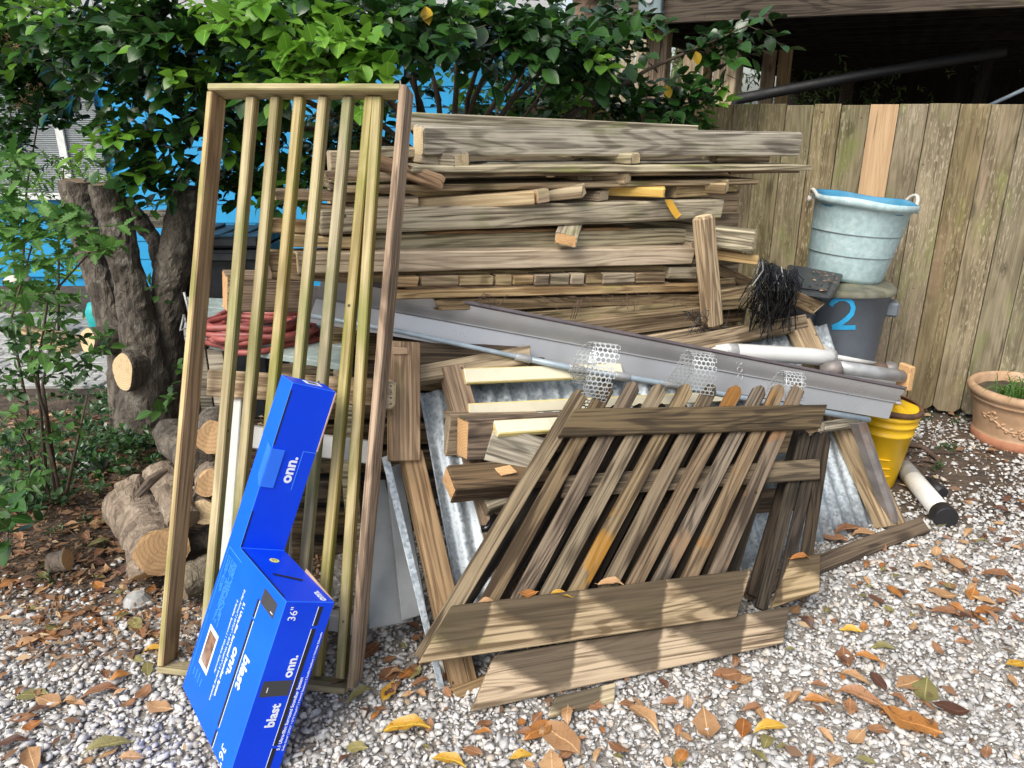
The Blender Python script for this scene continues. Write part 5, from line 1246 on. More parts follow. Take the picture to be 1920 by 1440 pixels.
for k in (-.12, .0, .12): mk('lid_rib', G().box(V((bc.x + k, 4.28, zt + .048)), V((.03, 0, 0)), V((0, .22, 0)), V((0, 0, .008))), 'bin_black', wb, bev=.004)
mk('handle', G().box(V((bc.x + .05, 3.99, zt - .05)), V((.10, 0, 0)), V((0, .02, 0)), V((0, 0, .02))), 'bin_black', wb, bev=.008)
tz = .80
tb = root('work_table', 'weathered pale green painted plank table under the red hose', 'table', atZ(500, 640, tz) * 1 - V((0, 0, tz)))
q = [atZ(350, 556, tz), atZ(650, 570, tz), atZ(660, 688, tz), atZ(393, 644, tz)]
for i in range(4):
    a0, a1 = q[0].lerp(q[3], i / 4 + .004), q[0].lerp(q[3], (i + 1) / 4 - .004); b0_, b1_ = q[1].lerp(q[2], i / 4 + .004), q[1].lerp(q[2], (i + 1) / 4 - .004)
    mk('table_board', G().prism([a0, b0_, b1_, a1], V((0, 0, -.025))), 'table_paint', tb, frame((a0 + b1_) / 2, b0_ - a0, V((0, 0, 1))), bev=.003)
for p in q: 
    c = (q[0] + q[1] + q[2] + q[3]) / 4; p = c + (p - c) * .9
    mk('leg', G().box(V((p.x, p.y, tz / 2 - .013)), V((.03, 0, 0)), V((0, .03, 0)), V((0, 0, tz / 2 - .013))), 'wood_grey', tb)
hc = atZ(490, 622, tz + .03); g = G(); pts = []
for k in range(260):
    a = k * .22; r = .17 + .028 * math.sin(k * .9 + 1) + .02 * math.sin(a * .31); z = .012 + .08 * (k / 260) + .012 * math.sin(a * .5 + 2)
    pts.append(hc + V((r * math.cos(a) * 1.15, r * math.sin(a), z - .03)))
g.tube(pts, .0125, 8)
tags(mk('garden_hose', g, 'hose_red', smooth=True), 'coil of faded red garden hose on the painted table', 'hose')
g = G().tube([atY(345, 548, 3.6), atY(352, 575, 3.6), atY(360, 610, 3.55), atY(338, 620, 3.55), atY(345, 590, 3.6)], .006, 6)
tags(mk('wire_loop', g, 'wire', smooth=True), 'bent white wire loop behind the stump', 'wire')
a0, a1 = atY(262, 411, 5.3), atY(365, 409, 5.3)
sg = root('wooden_sign', 'short grey wooden sign with faded lettering behind the right stump trunk', 'sign', (a0 + a1) / 2)
plank('board', a0, a1, .12, .03, V((0, -1, 0)), 'wood_grey', 'end_grey', parent=sg)
for txt, x_, y_, sz_ in (('ARCH SAND', 272, 406, .040), ('&', 300, 413, .016), ('STATI', 285, 421, .034)):
    me = text_mesh(txt, sz_, .0006); me.materials.clear(); me.materials.append(MATS['faded_paint'])
    q_ = atY(x_, y_ + 2, 5.282); link('lettering', me, Matrix.Translation(q_) @ Matrix.Rotation(rad(90), 4, 'X'), sg)
a0, a1 = atZ(52, 628, .07), atZ(150, 650, .07)
tags(plank('landscape_timber', a0, a1, .13, .13, V((0, -1, .1)), 'wood_grey_brown', 'end_grey'), 'weathered landscape timber lying at the edge of the paved yard', 'timber')
gl = atY(32, 525, 4.9)
lampo = root('garden_lamp', 'small tan mushroom shaped garden lamp far left behind the shrubs', 'garden lamp', V((gl.x, 4.9, 0)))
mk('stake', G().tube([V((gl.x, 4.9, 0)), gl], .012, 8), 'rust', lampo); mk('cap', G().lathe([(.0, .04), (.05, .03), (.085, .0), (.08, -.008)], 20, 0, Matrix.Translation(gl)), 'rope', lampo, smooth=True)
tqc = atY(184, 592, 5.0); g = G().lathe([(.0, .10), (.05, .09), (.075, .03), (.07, -.05), (.06, -.13), (.0, -.13)], 18, 0, Matrix.Translation(tqc))
tags(mk('turquoise_jug', g, 'turquoise', smooth=True), 'turquoise plastic jug half hidden behind the left stump trunk', 'jug')

# ------------------------------------------------------------------ cut tree stump with several trunks, and logs
def trunk(name, pts, Ys, rpx, parent, bark='bark_grey', endm='end_limb', n=30, seed=0, cut=None):
    P = [atY(x, y, Y) for (x, y), Y in zip(pts, Ys)]; Q = []; R = []
    for i in range(len(P) - 1):
        for k in range(12):
            t = k / 12; Q.append(P[i].lerp(P[i + 1], t)); R.append((rpx[i] * (1 - t) + rpx[i + 1] * t) * m_per_px(P[i]))
    Q.append(P[-1]); R.append(rpx[-1] * m_per_px(P[-1]))
    for _ in range(2): Q = [Q[0]] + [(Q[i - 1] + Q[i] * 2 + Q[i + 1]) / 4 for i in range(1, len(Q) - 1)] + [Q[-1]]
    g = G().tube(Q, R, n, 0, True, 1); 
    sub_noise(g, .014, 8, seed); sub_noise(g, .009, 26, seed); sub_noise(g, .006, 60, seed)
    d = (Q[0] - Q[1]).normalized()
    return mk(name, g, [bark, endm], parent, None, smooth=False)
stp = root('tree_stump', 'grey barked stump of several sawn trunks at the left', 'tree', atZ(262, 800))
trunk('trunk', [(142, 338), (156, 420), (192, 540), (235, 670), (262, 815)], [4.16, 4.16, 4.12, 4.05, 3.98], [30, 29, 25, 32, 52], stp, seed=1, endm='end_dark')
trunk('trunk', [(198, 345), (222, 440), (252, 560), (275, 680), (276, 815)], [3.82, 3.85, 3.87, 3.87, 3.87], [29, 29, 29, 40, 58], stp, seed=2, endm='end_dark')
trunk('trunk', [(345, 350), (338, 430), (318, 540), (308, 660), (300, 800)], [3.98, 3.98, 3.98, 3.96, 3.95], [27, 28, 30, 33, 42], stp, seed=3, endm='end_dark')
trunk('limb', [(232, 372), (262, 412), (292, 455), (303, 505), (300, 560)], [4.05, 4.05, 4.05, 4.0, 3.98], [12, 17, 15, 16, 16], stp, seed=4, endm='end_dark', n=12)
def limb_end(px, py, Y, rx, ry, L, d, parent, name, endm='end_limb', bark='bark_grey'):
    c = atY(px, py, Y); d = d.normalized(); s = m_per_px(c)
    up_ = (V((0, 0, 1)) - d * d.z).normalized(); sd_ = d.cross(up_); g = G(); n = 24; rings = []
    for k, (q, f) in enumerate(((0, .96), (.012, 1.03), (L * .4, 1.08), (L, 1.3))):
        rings.append([c - d * q + (sd_ * rx * math.cos(a) + up_ * ry * math.sin(a)) * s * f * (1 + .05 * math.sin(a * 3 + 1) + .03 * math.sin(5 * a)) for a in [2 * math.pi * i / n for i in range(n)]])
    vs = [p for r in rings for p in r]; fs = [(i * n + j, i * n + (j + 1) % n, (i + 1) * n + (j + 1) % n, (i + 1) * n + j) for i in range(3) for j in range(n)]
    g.add(vs, fs, 0); g.f.append(tuple(range(n))[::-1]); g.m.append(1)
    return mk(name, g, [bark, endm], parent, frame(c, d, up_))
limb_end(230, 697, 3.70, 25, 37, .22, V((-.35, -.9, .15)), stp, 'sawn_limb')
limb_end(164, 639, 3.82, 25, 25, .22, V((-.5, -.8, .2)), stp, 'sawn_limb')
def log(label, c0, c1, r, endm='end_log', bark='bark_log', seed=0, n=28, wob=.014, r1=None):
    Q = [c0.lerp(c1, i / 20) for i in range(21)]; r1 = r if r1 is None else r1
    d = (c1 - c0).normalized(); Q = [c0 - d * .0] + Q[1:]
    g = G().tube(Q, [r + (r1 - r) * i / 20 for i in range(21)], n, 0, True, 1); sub_noise(g, wob, 8, seed); sub_noise(g, wob * .5, 26, seed); sub_noise(g, wob * .3, 60, seed)
    return tags(mk('log', g, [bark, endm], None, frame((c0 + c1) / 2, d, V((0, 0, 1)))), label, 'log', 'logs piled behind the slat frame')
log('large pale barked log with a sawn face behind the left stile', atY(303, 1035, 2.30), atY(255, 945, 2.74), .090, seed=5, wob=.016, r1=.118)
log('thick upright chunk of log leaning on the large pale log', atY(245, 905, 2.62), atY(282, 1075, 2.40), .058, seed=6, wob=.018, endm='end_log', r1=.068)
log('split log lying on top of the large pale log', atY(298, 880, 2.55), atY(345, 975, 2.36), .055, seed=7, wob=.014, endm='end_dark')
log('brown log with rounded end above the pile beside the left stile', atY(318, 812, 2.95), atY(372, 880, 2.62), .070, seed=8, bark='bark_grey', endm='bark_grey')
log('log with orange sawn face, highest between stile and first slat', atY(402, 822, 2.52), atY(400, 790, 2.95), .062, seed=9, bark='bark_grey')
log('log with brown sawn face in the middle of the gap beside the stile', atY(392, 905, 2.48), atY(390, 860, 2.95), .052, seed=10)
log('log with pale sawn face just below the brown faced one', atY(385, 958, 2.42), atY(385, 915, 2.9), .040, seed=11, endm='end_limb')
log('weathered log lying level low behind the first slat', atY(330, 1035, 2.42), atY(450, 985, 2.55), .045, seed=12, bark='bark_grey', endm='end_dark')
log('mossy green log at the bottom behind the first slat', atY(335, 1095, 2.30), atY(450, 1050, 2.46), .062, seed=13, bark='bark_moss', endm='end_dark')
a0, a1 = atY(258, 930, 2.22), atY(312, 880, 2.28)
tags(mk('bark_stick', G().tube([a0, a0.lerp(a1, .5) + V((0, 0, .008)), a1], [.012, .017, .010], 8, jit=.2), 'twig_bark'), 'dark stick lying across the large pale log', 'stick')
a0, a1 = atZ(100, 1062, .03), atZ(122, 1040, .06)
log('small stubby log end half buried in the leaf litter', atZ(128, 1050, .05), atZ(95, 1058, .035), .042, seed=14, endm='end_orange', wob=.006)
tags(mk('stone', G().lathe([(0, .05), (.03, .045), (.05, .02), (.045, 0)], 12, 0, Matrix.Translation(atZ(258, 1135, 0))), 'stone_grey'), 'rounded grey stone below the large log', 'stone')
tags(mk('stone', G().lathe([(0, .06), (.04, .05), (.07, .02), (.06, 0)], 12, 0, Matrix.Translation(atZ(175, 880, 0))), 'stone_grey'), 'tan stone in the ground cover left of the logs', 'stone')

# ------------------------------------------------------------------ foliage
def leaf_tpl(wid, fold, curl, n=5):
    vs = []
    for i in range(n):
        t = i / (n - 1); w = wid[i]
        z = -curl * t * t
        vs += [(t, -w, z + fold * w), (t, 0, z), (t, w, z + fold * w)]
    fs = [(i * 3 + j, (i + 1) * 3 + j, (i + 1) * 3 + j + 1, i * 3 + j + 1) for i in range(n - 1) for j in range(2)]
    return np.array(vs, dtype=float), fs
OVAL = [leaf_tpl([.03, .27, .35, .25, .01], f, c) for f, c in ((.35, .18), (.15, .30), (.55, .08), (.25, -.10))]
NARROW = [leaf_tpl([.02, .13, .15, .10, .005], f, c) for f, c in ((.3, .15), (.5, .3))]
LOBED = [leaf_tpl([.02, .16, .34, .20, .42, .22, .32, .12, .16, .01], f, c, 10) for f, c in ((.25, .15), (.1, .28))]
class Leaves:
    def __init__(s): s.L = []; s.tw = G()
    def leaf(s, p, d, up_, size, kind): s.L.append((p, d.normalized(), up_, size, kind))
    def twig(s, p, d, n, size, kind, L=None, droop=.25, r=.0022, ang=.9):
        d = d.normalized(); L = L or n * size * .28; pts = [p + d * (L * t) + V((0, 0, -droop * L * t * t)) for t in (0, .33, .66, 1)]
        s.tw.tube(pts, [r, r * .9, r * .7, r * .4], 4, cap=False)
        a0 = U(0, 6)
        side = d.cross(V((0, 0, 1)));  side = side.normalized() if side.length > .01 else V((1, 0, 0)); up0 = side.cross(d)
        for i in range(n):
            t = (i + .6) / n; q = p + d * (L * t) + V((0, 0, -droop * L * t * t)); a = a0 + i * 2.4
            rad_ = side * math.cos(a) + up0 * math.sin(a) * .6
            dd = (d * (.35 + .5 * t) + rad_ * ang + V((0, 0, U(-.25, .1)))).normalized()
            nn_ = (V((0, 0, 1)) + V((U(-.5, .5), U(-.75, .25), U(-.2, .2))) - dd * dd.z).normalized()
            s.leaf(q, dd, nn_, size * U(.7, 1.15), kind)
def mats_lr(L):
    P = np.array([l[0][:] for l in L]); D = np.array([l[1][:] for l in L]); N = np.array([l[2][:] for l in L]); S = np.array([l[3] for l in L])
    Sd = np.cross(N, D); Sd /= np.linalg.norm(Sd, axis=1)[:, None] + 1e-9; N = np.cross(D, Sd)
    return P, D, Sd, N, S
def finish(lv, parent, tpls, nobj, tmat='twig_bark'):
    """the largest leaves in view become parts of their own, the rest one mesh per material"""
    fx, fy = np.array(FW[:]), np.array(UP[:])
    P, D, Sd, N, S = mats_lr(lv.L); rel = P - np.array(EYE[:]); z = rel @ fx
    x = rel[:, 0] / z * F; y = rel @ fy / z * F
    infr = (np.abs(x) < 930) & (np.abs(y) < 700) & (z > .3)
    score = np.where(infr, S / z, 0); order = np.argsort(-score); big = set(order[:nobj].tolist()) if nobj else set()
    meshes = {}
    for i in big:
        k = lv.L[i][4]; ti = i % len(tpls)
        if (k, ti) not in meshes:
            me = bpy.data.meshes.new('leaf'); me.from_pydata([tuple(v) for v in tpls[ti][0]], [], tpls[ti][1]); me.materials.append(MATS[k + '_o']); me.polygons.foreach_set('use_smooth', [True] * len(me.polygons)); meshes[(k, ti)] = me
        M = Matrix(((D[i][0] * S[i], Sd[i][0] * S[i], N[i][0] * S[i], P[i][0]), (D[i][1] * S[i], Sd[i][1] * S[i], N[i][1] * S[i], P[i][1]), (D[i][2] * S[i], Sd[i][2] * S[i], N[i][2] * S[i], P[i][2]), (0, 0, 0, 1)))
        link('leaf', meshes[(k, ti)], M, parent)
    kinds = {}
    for i in range(len(lv.L)):
        if i not in big: kinds.setdefault(lv.L[i][4], []).append(i)
    for k, idx in kinds.items():
        idx = np.array(idx); allv = []
        for ti, (tv, tf) in enumerate(tpls):
            ii = idx[idx % len(tpls) == ti]
            if len(ii): allv.append((D[ii][:, None] * tv[None, :, :1] + Sd[ii][:, None] * tv[None, :, 1:2] + N[ii][:, None] * tv[None, :, 2:]) * S[ii][:, None, None] + P[ii][:, None])
        o = link('foliage', soup('foliage', np.concatenate(allv), tpls[0][1], len(tpls[0][0]), k, True), Matrix(), parent); o['kind'] = 'stuff'
    if lv.tw.v: mk('twigs', lv.tw, tmat, parent)['kind'] = 'stuff'
for k, a, b_, r_, t_ in (('leaf_dark', (.010, .034, .009), (.030, .084, .018), .24, .08), ('leaf_mid', (.014, .050, .010), (.040, .115, .018), .27, .15), ('leaf_new', (.085, .230, .022), (.20, .40, .045), .33, .35), ('leaf_lobed', (.035, .12, .02), (.13, .28, .055), .5, .35), ('leaf_cover', (.022, .075, .014), (.085, .19, .035), .38, .3), ('leaf_yellow', (.60, .36, .015), (.72, .48, .03), .4, .3)):
    leafmat(k + '_o', a, b_, r_, t_, per='obj')
def blob_twigs(lv, blobs, size, centre, nl=(6, 9), dens=1.25):
    for (px, py, Y, rx, ry, dY, n, pn) in blobs:
        for _ in range(int(n * dens)):
            while True:
                a, b, c = U(-1, 1), U(-1, 1), U(-1, 1)
                if a * a + b * b + c * c < 1: break
            p = atY(px + a * rx, py + b * ry, Y + c * dY)
            out = (p - centre); out.z *= .3; out = out.normalized() if out.length > .01 else V((0, -1, 0))
            d = out * .5 + V((U(-.8, .8), U(-.9, .35), U(-.5, .35)))
            new = U(0, 1) < pn * (1.9 if c < 0 else .6)
            lv.twig(p, d, random.randint(*nl), size * U(.85, 1.15) * (1.0 if not new else .95), 'leaf_new' if new else ('leaf_mid' if U(0, 1) < .42 else 'leaf_dark'))
cb = V((-.30, 4.35, 0))
cam_ = root('camellia_bush', 'big glossy dark green camellia bush arching behind the slat frame and lumber stack', 'bush', cb)
lv = Leaves()
blob_twigs(lv, [
    (70, 40, 4.3, 120, 60, .4, 26, .40), (190, 70, 4.0, 90, 70, .4, 34, .15), (330, 80, 3.8, 120, 90, .4, 62, .10), (500, 70, 3.7, 110, 85, .35, 56, .25),
    (655, 95, 3.25, 60, 50, .15, 22, .85), (560, 110, 3.4, 60, 55, .2, 16, .7), (500, 20, 3.3, 50, 25, .15, 10, .9), (640, 30, 3.6, 120, 50, .3, 30, .2),
    (780, 55, 3.6, 110, 62, .4, 40, .06), (930, 55, 3.9, 110, 60, .4, 38, .05), (1070, 90, 4.1, 100, 75, .4, 40, .05), (1140, 30, 4.4, 60, 50, .3, 14, .05),
    (325, 265, 3.9, 62, 50, .2, 17, .12), (240, 248, 3.8, 60, 22, .15, 10, .3), (220, 150, 4.0, 110, 34, .3, 14, .12), (400, 170, 3.9, 60, 60, .3, 14, .1), (330, 335, 3.9, 45, 22, .15, 8, .25),
    (470, 230, 4.1, 90, 80, .3, 34, .06), (560, 310, 4.2, 110, 70, .3, 30, .08), (420, 340, 4.2, 50, 60, .2, 12, .05), (690, 220, 4.3, 60, 60, .3, 18, .05), (660, 300, 4.3, 60, 60, .3, 14, .05),
    (1010, 195, 4.7, 140, 45, .3, 34, .10), (1170, 150, 4.7, 40, 60, .3, 8, .03), (820, 190, 4.9, 70, 50, .3, 7, .6), (1240, 210, 4.5, 90, 28, .2, 22, .05),
    (1320, 90, 4.4, 60, 30, .12, 9, .02), (1395, 42, 4.35, 25, 16, .08, 3, .1), (1275, 150, 4.5, 26, 36, .12, 5, .03),
    (700, 55, 4.7, 340, 55, .3, 60, .05), (150, 50, 4.8, 220, 60, .3, 30, .2), (980, 75, 5.0, 220, 60, .3, 30, .05), (600, 240, 4.8, 120, 60, .2, 20, .03),
    (300, -90, 4.0, 330, 70, .6, 46, .2), (800, -90, 4.0, 330, 70, .6, 46, .2)], .088, cb + V((0, 0, 1.6)))
for (x, y) in ((797, 12), (1250, 160), (1305, 96)): lv.leaf(atY(x, y, 3.3 if x < 900 else 4.4), V((.2, -.2, -.9)), V((0, -1, .2)), .07, 'leaf_yellow')
finish(lv, cam_, OVAL, 300)
stems = [((835, 300), (790, 60)), ((845, 300), (860, 60)), ((820, 300), (740, 80)), ((860, 300), (940, 70)), ((830, 300), (600, 60)), ((850, 300), (1010, 90)), ((810, 300), (500, 80)), ((870, 300), (1080, 70)), ((800, 300), (340, 90)), ((870, 290), (905, 90)), ((790, 300), (770, 100)), ((780, 280), (330, 250))]
for k, (a, b) in enumerate(stems):
    Y0 = 4.35 + U(-.25, .25); Y1 = 3.8 + U(0, .4); q0 = V((atY(a[0], a[1], Y0).x * 1, Y0, 0)); qa = atY(a[0] + (b[0] - a[0]) * .12, a[1] - 20, Y0); q1 = atY(b[0], b[1], Y1)
    pts = [q0, qa, qa.lerp(q1, .4) + V((U(-.03, .03), 0, .04)), q1]
    mk('stem', G().tube(pts, [.022, .018, .014, .007], 8, jit=.06), 'twig_bark', cam_, smooth=True)
bpts = [atY(x, y, Y) for x, y, Y in ((960, 262, 4.4), (1060, 222, 4.45), (1150, 170, 4.45), (1215, 130, 4.4), (1330, 80, 4.4), (1420, 40, 4.35))]
mk('branch', G().tube(bpts, [.014, .013, .012, .010, .007, .003], 8), 'twig_bark', cam_, smooth=True)
for (a, b) in (((1090, 205), (1020, 260)), ((1045, 232), (1120, 150)), ((960, 250), (1040, 130)), ((930, 240), (1000, 90)), ((700, 250), (660, 120))):
    mk('branch', G().tube([atY(*a, 4.4), atY((a[0] + b[0]) / 2 + 5, (a[1] + b[1]) / 2, 4.4), atY(*b, 4.35)], [.010, .008, .004], 6), 'twig_bark', cam_, smooth=True)

def bush(name, label, base, blobs, size, kinds, tpls, nobj, nl=(5, 8), stems_=(), cat='shrub', r0=.008):
    rt = root(name, label, cat, base); lv = Leaves()
    for (px, py, Y, rx, ry, dY, n) in blobs:
        for _ in range(n):
            p = atY(px + random.gauss(0, .5) * rx, py + random.gauss(0, .5) * ry, Y + U(-1, 1) * dY)
            lv.twig(p, V((U(-.8, .8), U(-.8, .3), U(-.1, .6))), random.randint(*nl), size * U(.75, 1.2), random.choice(kinds), droop=.3, r=.0015)
    finish(lv, rt, tpls, nobj)
    for st_ in stems_:
        mk('stem', G().tube([atY(*q) for q in st_], [r0 * (1 - .6 * i / (len(st_) - 1)) for i in range(len(st_))], 6, jit=.08), 'twig_bark', rt, smooth=True)
    return rt
bush('lobed_shrub', 'light green shrub with lobed leaves at the left edge before the stump', atZ(70, 930), [
    (40, 350, 3.2, 55, 40, .2, 12), (90, 420, 3.1, 70, 35, .2, 14), (60, 480, 3.0, 60, 45, .2, 14), (190, 445, 3.0, 35, 25, .1, 6), (20, 420, 3.0, 25, 60, .15, 8), (60, 555, 3.0, 60, 40, .2, 8), (140, 410, 3.2, 40, 22, .15, 8), (180, 470, 3.0, 40, 15, .1, 5)], .072, ['leaf_lobed'], LOBED, 180, (4, 6),
    [((60, 930, 3.1), (50, 760, 3.1), (20, 600, 3.05), (60, 460, 3.0)), ((90, 930, 3.1), (70, 700, 3.05), (90, 560, 3.0), (190, 450, 3.0))])
bush('small_leaf_shrub', 'sparse shrub of small pale green leaves on thin stems low at the left', atZ(95, 950), [
    (35, 600, 2.9, 60, 50, .2, 14), (120, 690, 2.85, 80, 25, .15, 12), (40, 700, 2.85, 50, 50, .2, 14), (160, 655, 2.85, 60, 22, .1, 8), (40, 800, 2.8, 60, 60, .2, 16), (20, 900, 2.7, 40, 50, .2, 12), (70, 640, 2.9, 60, 40, .2, 10)], .052, ['leaf_cover', 'leaf_lobed', 'leaf_cover'], NARROW + OVAL[:2], 120, (4, 7),
    [((105, 935, 2.95), (85, 780, 2.9), (60, 690, 2.9), (55, 600, 2.9)), ((125, 925, 2.95), (165, 735, 2.9)), ((100, 940, 2.95), (60, 850, 2.9), (20, 770, 2.85)), ((110, 930, 2.95), (80, 720, 2.9), (105, 600, 2.9)), ((115, 930, 2.95), (90, 830, 2.9), (20, 800, 2.9))])
bush('flowering_bush', 'dark bush with tan flower tufts at the upper left corner', V((-3.4, 4.9, 0)), [
    (70, 170, 4.8, 75, 50, .3, 60), (20, 130, 4.8, 50, 60, .3, 40), (100, 215, 4.7, 45, 40, .2, 24), (20, 250, 4.7, 40, 60, .3, 24), (25, 60, 4.8, 45, 45, .3, 24), (60, 110, 4.8, 60, 40, .3, 30)], .07, ['leaf_dark', 'leaf_dark', 'leaf_mid'], OVAL, 120, (6, 10), [((40, 560, 4.9), (50, 350, 4.85), (80, 180, 4.8)), ((30, 560, 4.9), (20, 300, 4.85), (20, 120, 4.8))])
g = G()
for (x, y) in ((8, 75), (68, 168), (42, 196), (10, 105), (22, 92)):
    for k in range(34):
        p = atY(x + U(-15, 15), y + U(-11, 11), 4.5); d = V((U(-1, 1), U(-1, 0), U(-.3, 1))).normalized() * .028; s_ = d.cross(V((0, 1, 0))).normalized() * .003
        g.add([p - s_, p + d - s_ * .2, p + d + s_ * .2, p + s_], [(0, 1, 2, 3)])
tags(mk('flower_tufts', g, 'flower_tan'), 'tan feathery flower tufts on the dark upper left bush', kind='stuff')
bush('azalea_bush', 'yellow green whorled bush by the grey metal siding', V((-2.9, 4.5, 0)), [(120, 305, 4.4, 60, 18, .15, 16), (30, 320, 4.3, 50, 30, .2, 16), (170, 340, 4.4, 40, 14, .1, 7), (90, 360, 4.3, 60, 16, .1, 10), (20, 385, 4.2, 40, 40, .2, 12)], .06, ['leaf_new', 'leaf_lobed', 'leaf_mid'], NARROW, 80, (6, 9), [((110, 620, 4.4), (110, 450, 4.4), (120, 310, 4.4))])
bush('broadleaf_plant', 'low plant with broad pale green leaves at the left edge', atZ(20, 985), [(15, 960, 2.5, 35, 25, .1, 5), (40, 985, 2.45, 30, 12, .05, 3)], .10, ['leaf_cover', 'leaf_mid'], OVAL, 24, (3, 4))
bush('climbing_plant', 'small vine with pale heart shaped leaves at the stump foot', atZ(320, 830), [(330, 735, 3.6, 14, 25, .05, 4), (310, 775, 3.5, 20, 10, .05, 3), (335, 690, 3.7, 10, 16, .05, 2), (262, 400, 3.8, 30, 12, .05, 3), (290, 560, 3.75, 15, 40, .04, 3)], .06, ['leaf_cover', 'leaf_lobed'], OVAL, 30, (2, 4))
bush('rear_plants', 'low pale green plants growing against the blue wall far left', V((-3.4, 6.6, 0)), [(100, 500, 6.3, 80, 30, .3, 30), (40, 560, 5.9, 70, 30, .3, 30), (110, 580, 5.6, 50, 14, .2, 12), (130, 470, 6.6, 40, 40, .2, 16)], .08, ['leaf_lobed', 'leaf_new', 'leaf_cover'], NARROW, 40, (5, 8), cat='plants')
# ground cover
rt = root('ground_cover', None, None, atZ(180, 850)); rt['kind'] = 'stuff'
lv = Leaves()
for _ in range(430):
    px, py = random.choice(((U(100, 300), U(735, 960)), (U(0, 120), U(820, 1010)), (U(150, 300), U(770, 900))))
    if py > 985 - max(0, px - 100) * .55 + 0: continue
    p = atZ(px, py); p.z = U(.0, .12)
    lv.twig(p, V((U(-.6, .6), U(-.8, .2), U(.3, 1))), random.randint(5, 9), U(.026, .045), random.choice(['leaf_cover', 'leaf_mid', 'leaf_cover', 'leaf_dark']), droop=.5, r=.001)
for _ in range(60):
    px, py = U(230, 330), U(560, 760); 
finish(lv, rt, NARROW + OVAL[:2], 0)
lv = Leaves()
rt = root('weeds', None, None, atZ(1560, 830)); rt['kind'] = 'stuff'
for (x, y, n) in ((1775, 840, 10), (1740, 785, 6), (1800, 790, 8), (1755, 875, 5), (95, 1095, 8), (120, 1000, 8), (215, 1030, 5), (170, 980, 7), (1720, 905, 3), (1030, 1010, 3)):
    for _ in range(n):
        p = atZ(x + U(-14, 14), y + U(-6, 6)); lv.twig(p, V((U(-.8, .8), U(-.8, .5), U(.2, .8))), 6, U(.016, .03), 'leaf_cover', r=.0008)
finish(lv, rt, NARROW, 0)
# darker hedge and lighter trees beyond
rt = root('rear_hedge', 'dark mass of evergreen foliage behind the camellia stems', 'hedge', V((.6, 6.6, 0))); lv = Leaves()
for _ in range(300):
    p = V((U(-.5, .72), U(6.2, 7.3), U(.5, 2.5))); lv.twig(p, V((U(-1, 1), U(-1, .2), U(-.4, .6))), random.randint(6, 9), U(.07, .10), random.choice(['leaf_dark', 'leaf_dark', 'leaf_mid', 'leaf_lobed' if U(0, 1) < .3 else 'leaf_dark']))
finish(lv, rt, OVAL, 0)
for k in range(4): mk('stem', G().tube([V((-.4 + k * .3, 6.7, 0)), V((-.45 + k * .32, 6.7, 2.2))], [.03, .012], 6), 'twig_bark', rt)
for k, (x0, Y, z0, z1, n, lab) in enumerate(((1.9, 10.0, 1.0, 3.3, 620, 'sunny pale green tree beyond the palm trunk'), (-1.5, 11.5, 2.4, 4.6, 520, 'pale green tree high behind the camellia bush'), (5.0, 12.5, .6, 3.4, 420, 'distant leafy tree behind the raised deck'), (-6.2, 11, 2.6, 4.6, 420, 'distant tree above the blue house'))):
    rt = root('background_tree', lab, 'tree', V((x0, Y, 0))); lv = Leaves()
    for _ in range(n):
        p = V((x0 + random.gauss(0, .9), Y + random.gauss(0, .7), U(z0, z1))); lv.twig(p, V((U(-1, 1), U(-1, .2), U(-.6, .4))), 7, U(.07, .12), random.choice(['leaf_far', 'leaf_far', 'leaf_lobed']))
    finish(lv, rt, NARROW, 0); mk('trunk', G().tube([V((x0, Y, 0)), V((x0 + .1, Y, z1 * .6)), V((x0 + .2, Y, z1))], [.12, .09, .03], 10), 'twig_bark', rt)

# ------------------------------------------------------------------ fallen leaves
def dead_mesh(mat, k):
    n = 7; wid = [[.02, .17, .25, .28, .25, .15, .01], [.02, .13, .20, .22, .19, .12, .01], [.03, .22, .30, .30, .24, .14, .0]][k % 3]
    fold = (.15, .42, .08, .55)[k % 4]; curl = (.05, .16, -.08, .03)[k % 4]; vs = []
    for i in range(n):
        t = i / (n - 1); w = wid[i]; z = curl * (1 - (2 * t - 1) ** 2) + .03 * math.sin(t * 9 + k)
        for c in (-1, -.5, 0, .5, 1): vs.append((t - .5 + .02 * math.sin(k + i + c * 3), w * (1 + .14 * math.sin(i * 2.7 + k * 1.9 + c * 2)) * c * (1 - .25 * fold * abs(c)), z + fold * w * c * c * .8 + .02 * math.sin(6 * t + c * 3 + k)))
    zm = min(v[2] for v in vs); vs = [(a, b, c - zm + .004) for a, b, c in vs]
    fs = [(i * 5 + j, (i + 1) * 5 + j, (i + 1) * 5 + j + 1, i * 5 + j + 1) for i in range(n - 1) for j in range(4)]
    g = G().add(vs, fs); g.tube([(-.5, 0, vs[2][2]), (-.62, .02, vs[2][2] + .03)], .008, 4)
    me = bpy.data.meshes.new('fallen_leaf'); me.from_pydata([tuple(v) for v in g.v], [], g.f); me.materials.append(MATS[mat]); me.polygons.foreach_set('use_smooth', [True] * len(me.polygons)); return me
DM = {}
def dmesh(mat, k):
    if (mat, k) not in DM: DM[(mat, k)] = dead_mesh(mat, k)
    return DM[(mat, k)]
def fall(p, L, ang, mat, k, label, tilt=0.0, roll=0.0, group='fallen leaves on the gravel'):
    o = link('fallen_leaf', dmesh(mat, k), Matrix.Translation(p) @ Matrix.Rotation(ang, 4, 'Z') @ Matrix.Rotation(tilt, 4, 'Y') @ Matrix.Rotation(roll, 4, 'X') @ Matrix.Scale(L, 4))
    return tags(o, label, 'fallen leaf', group)
Y_, B_o, T_, O_, D_, G_ = 'dead_yellow', 'dead_brown', 'dead_tan', 'dead_orange', 'dead_dark', 'dead_olive'
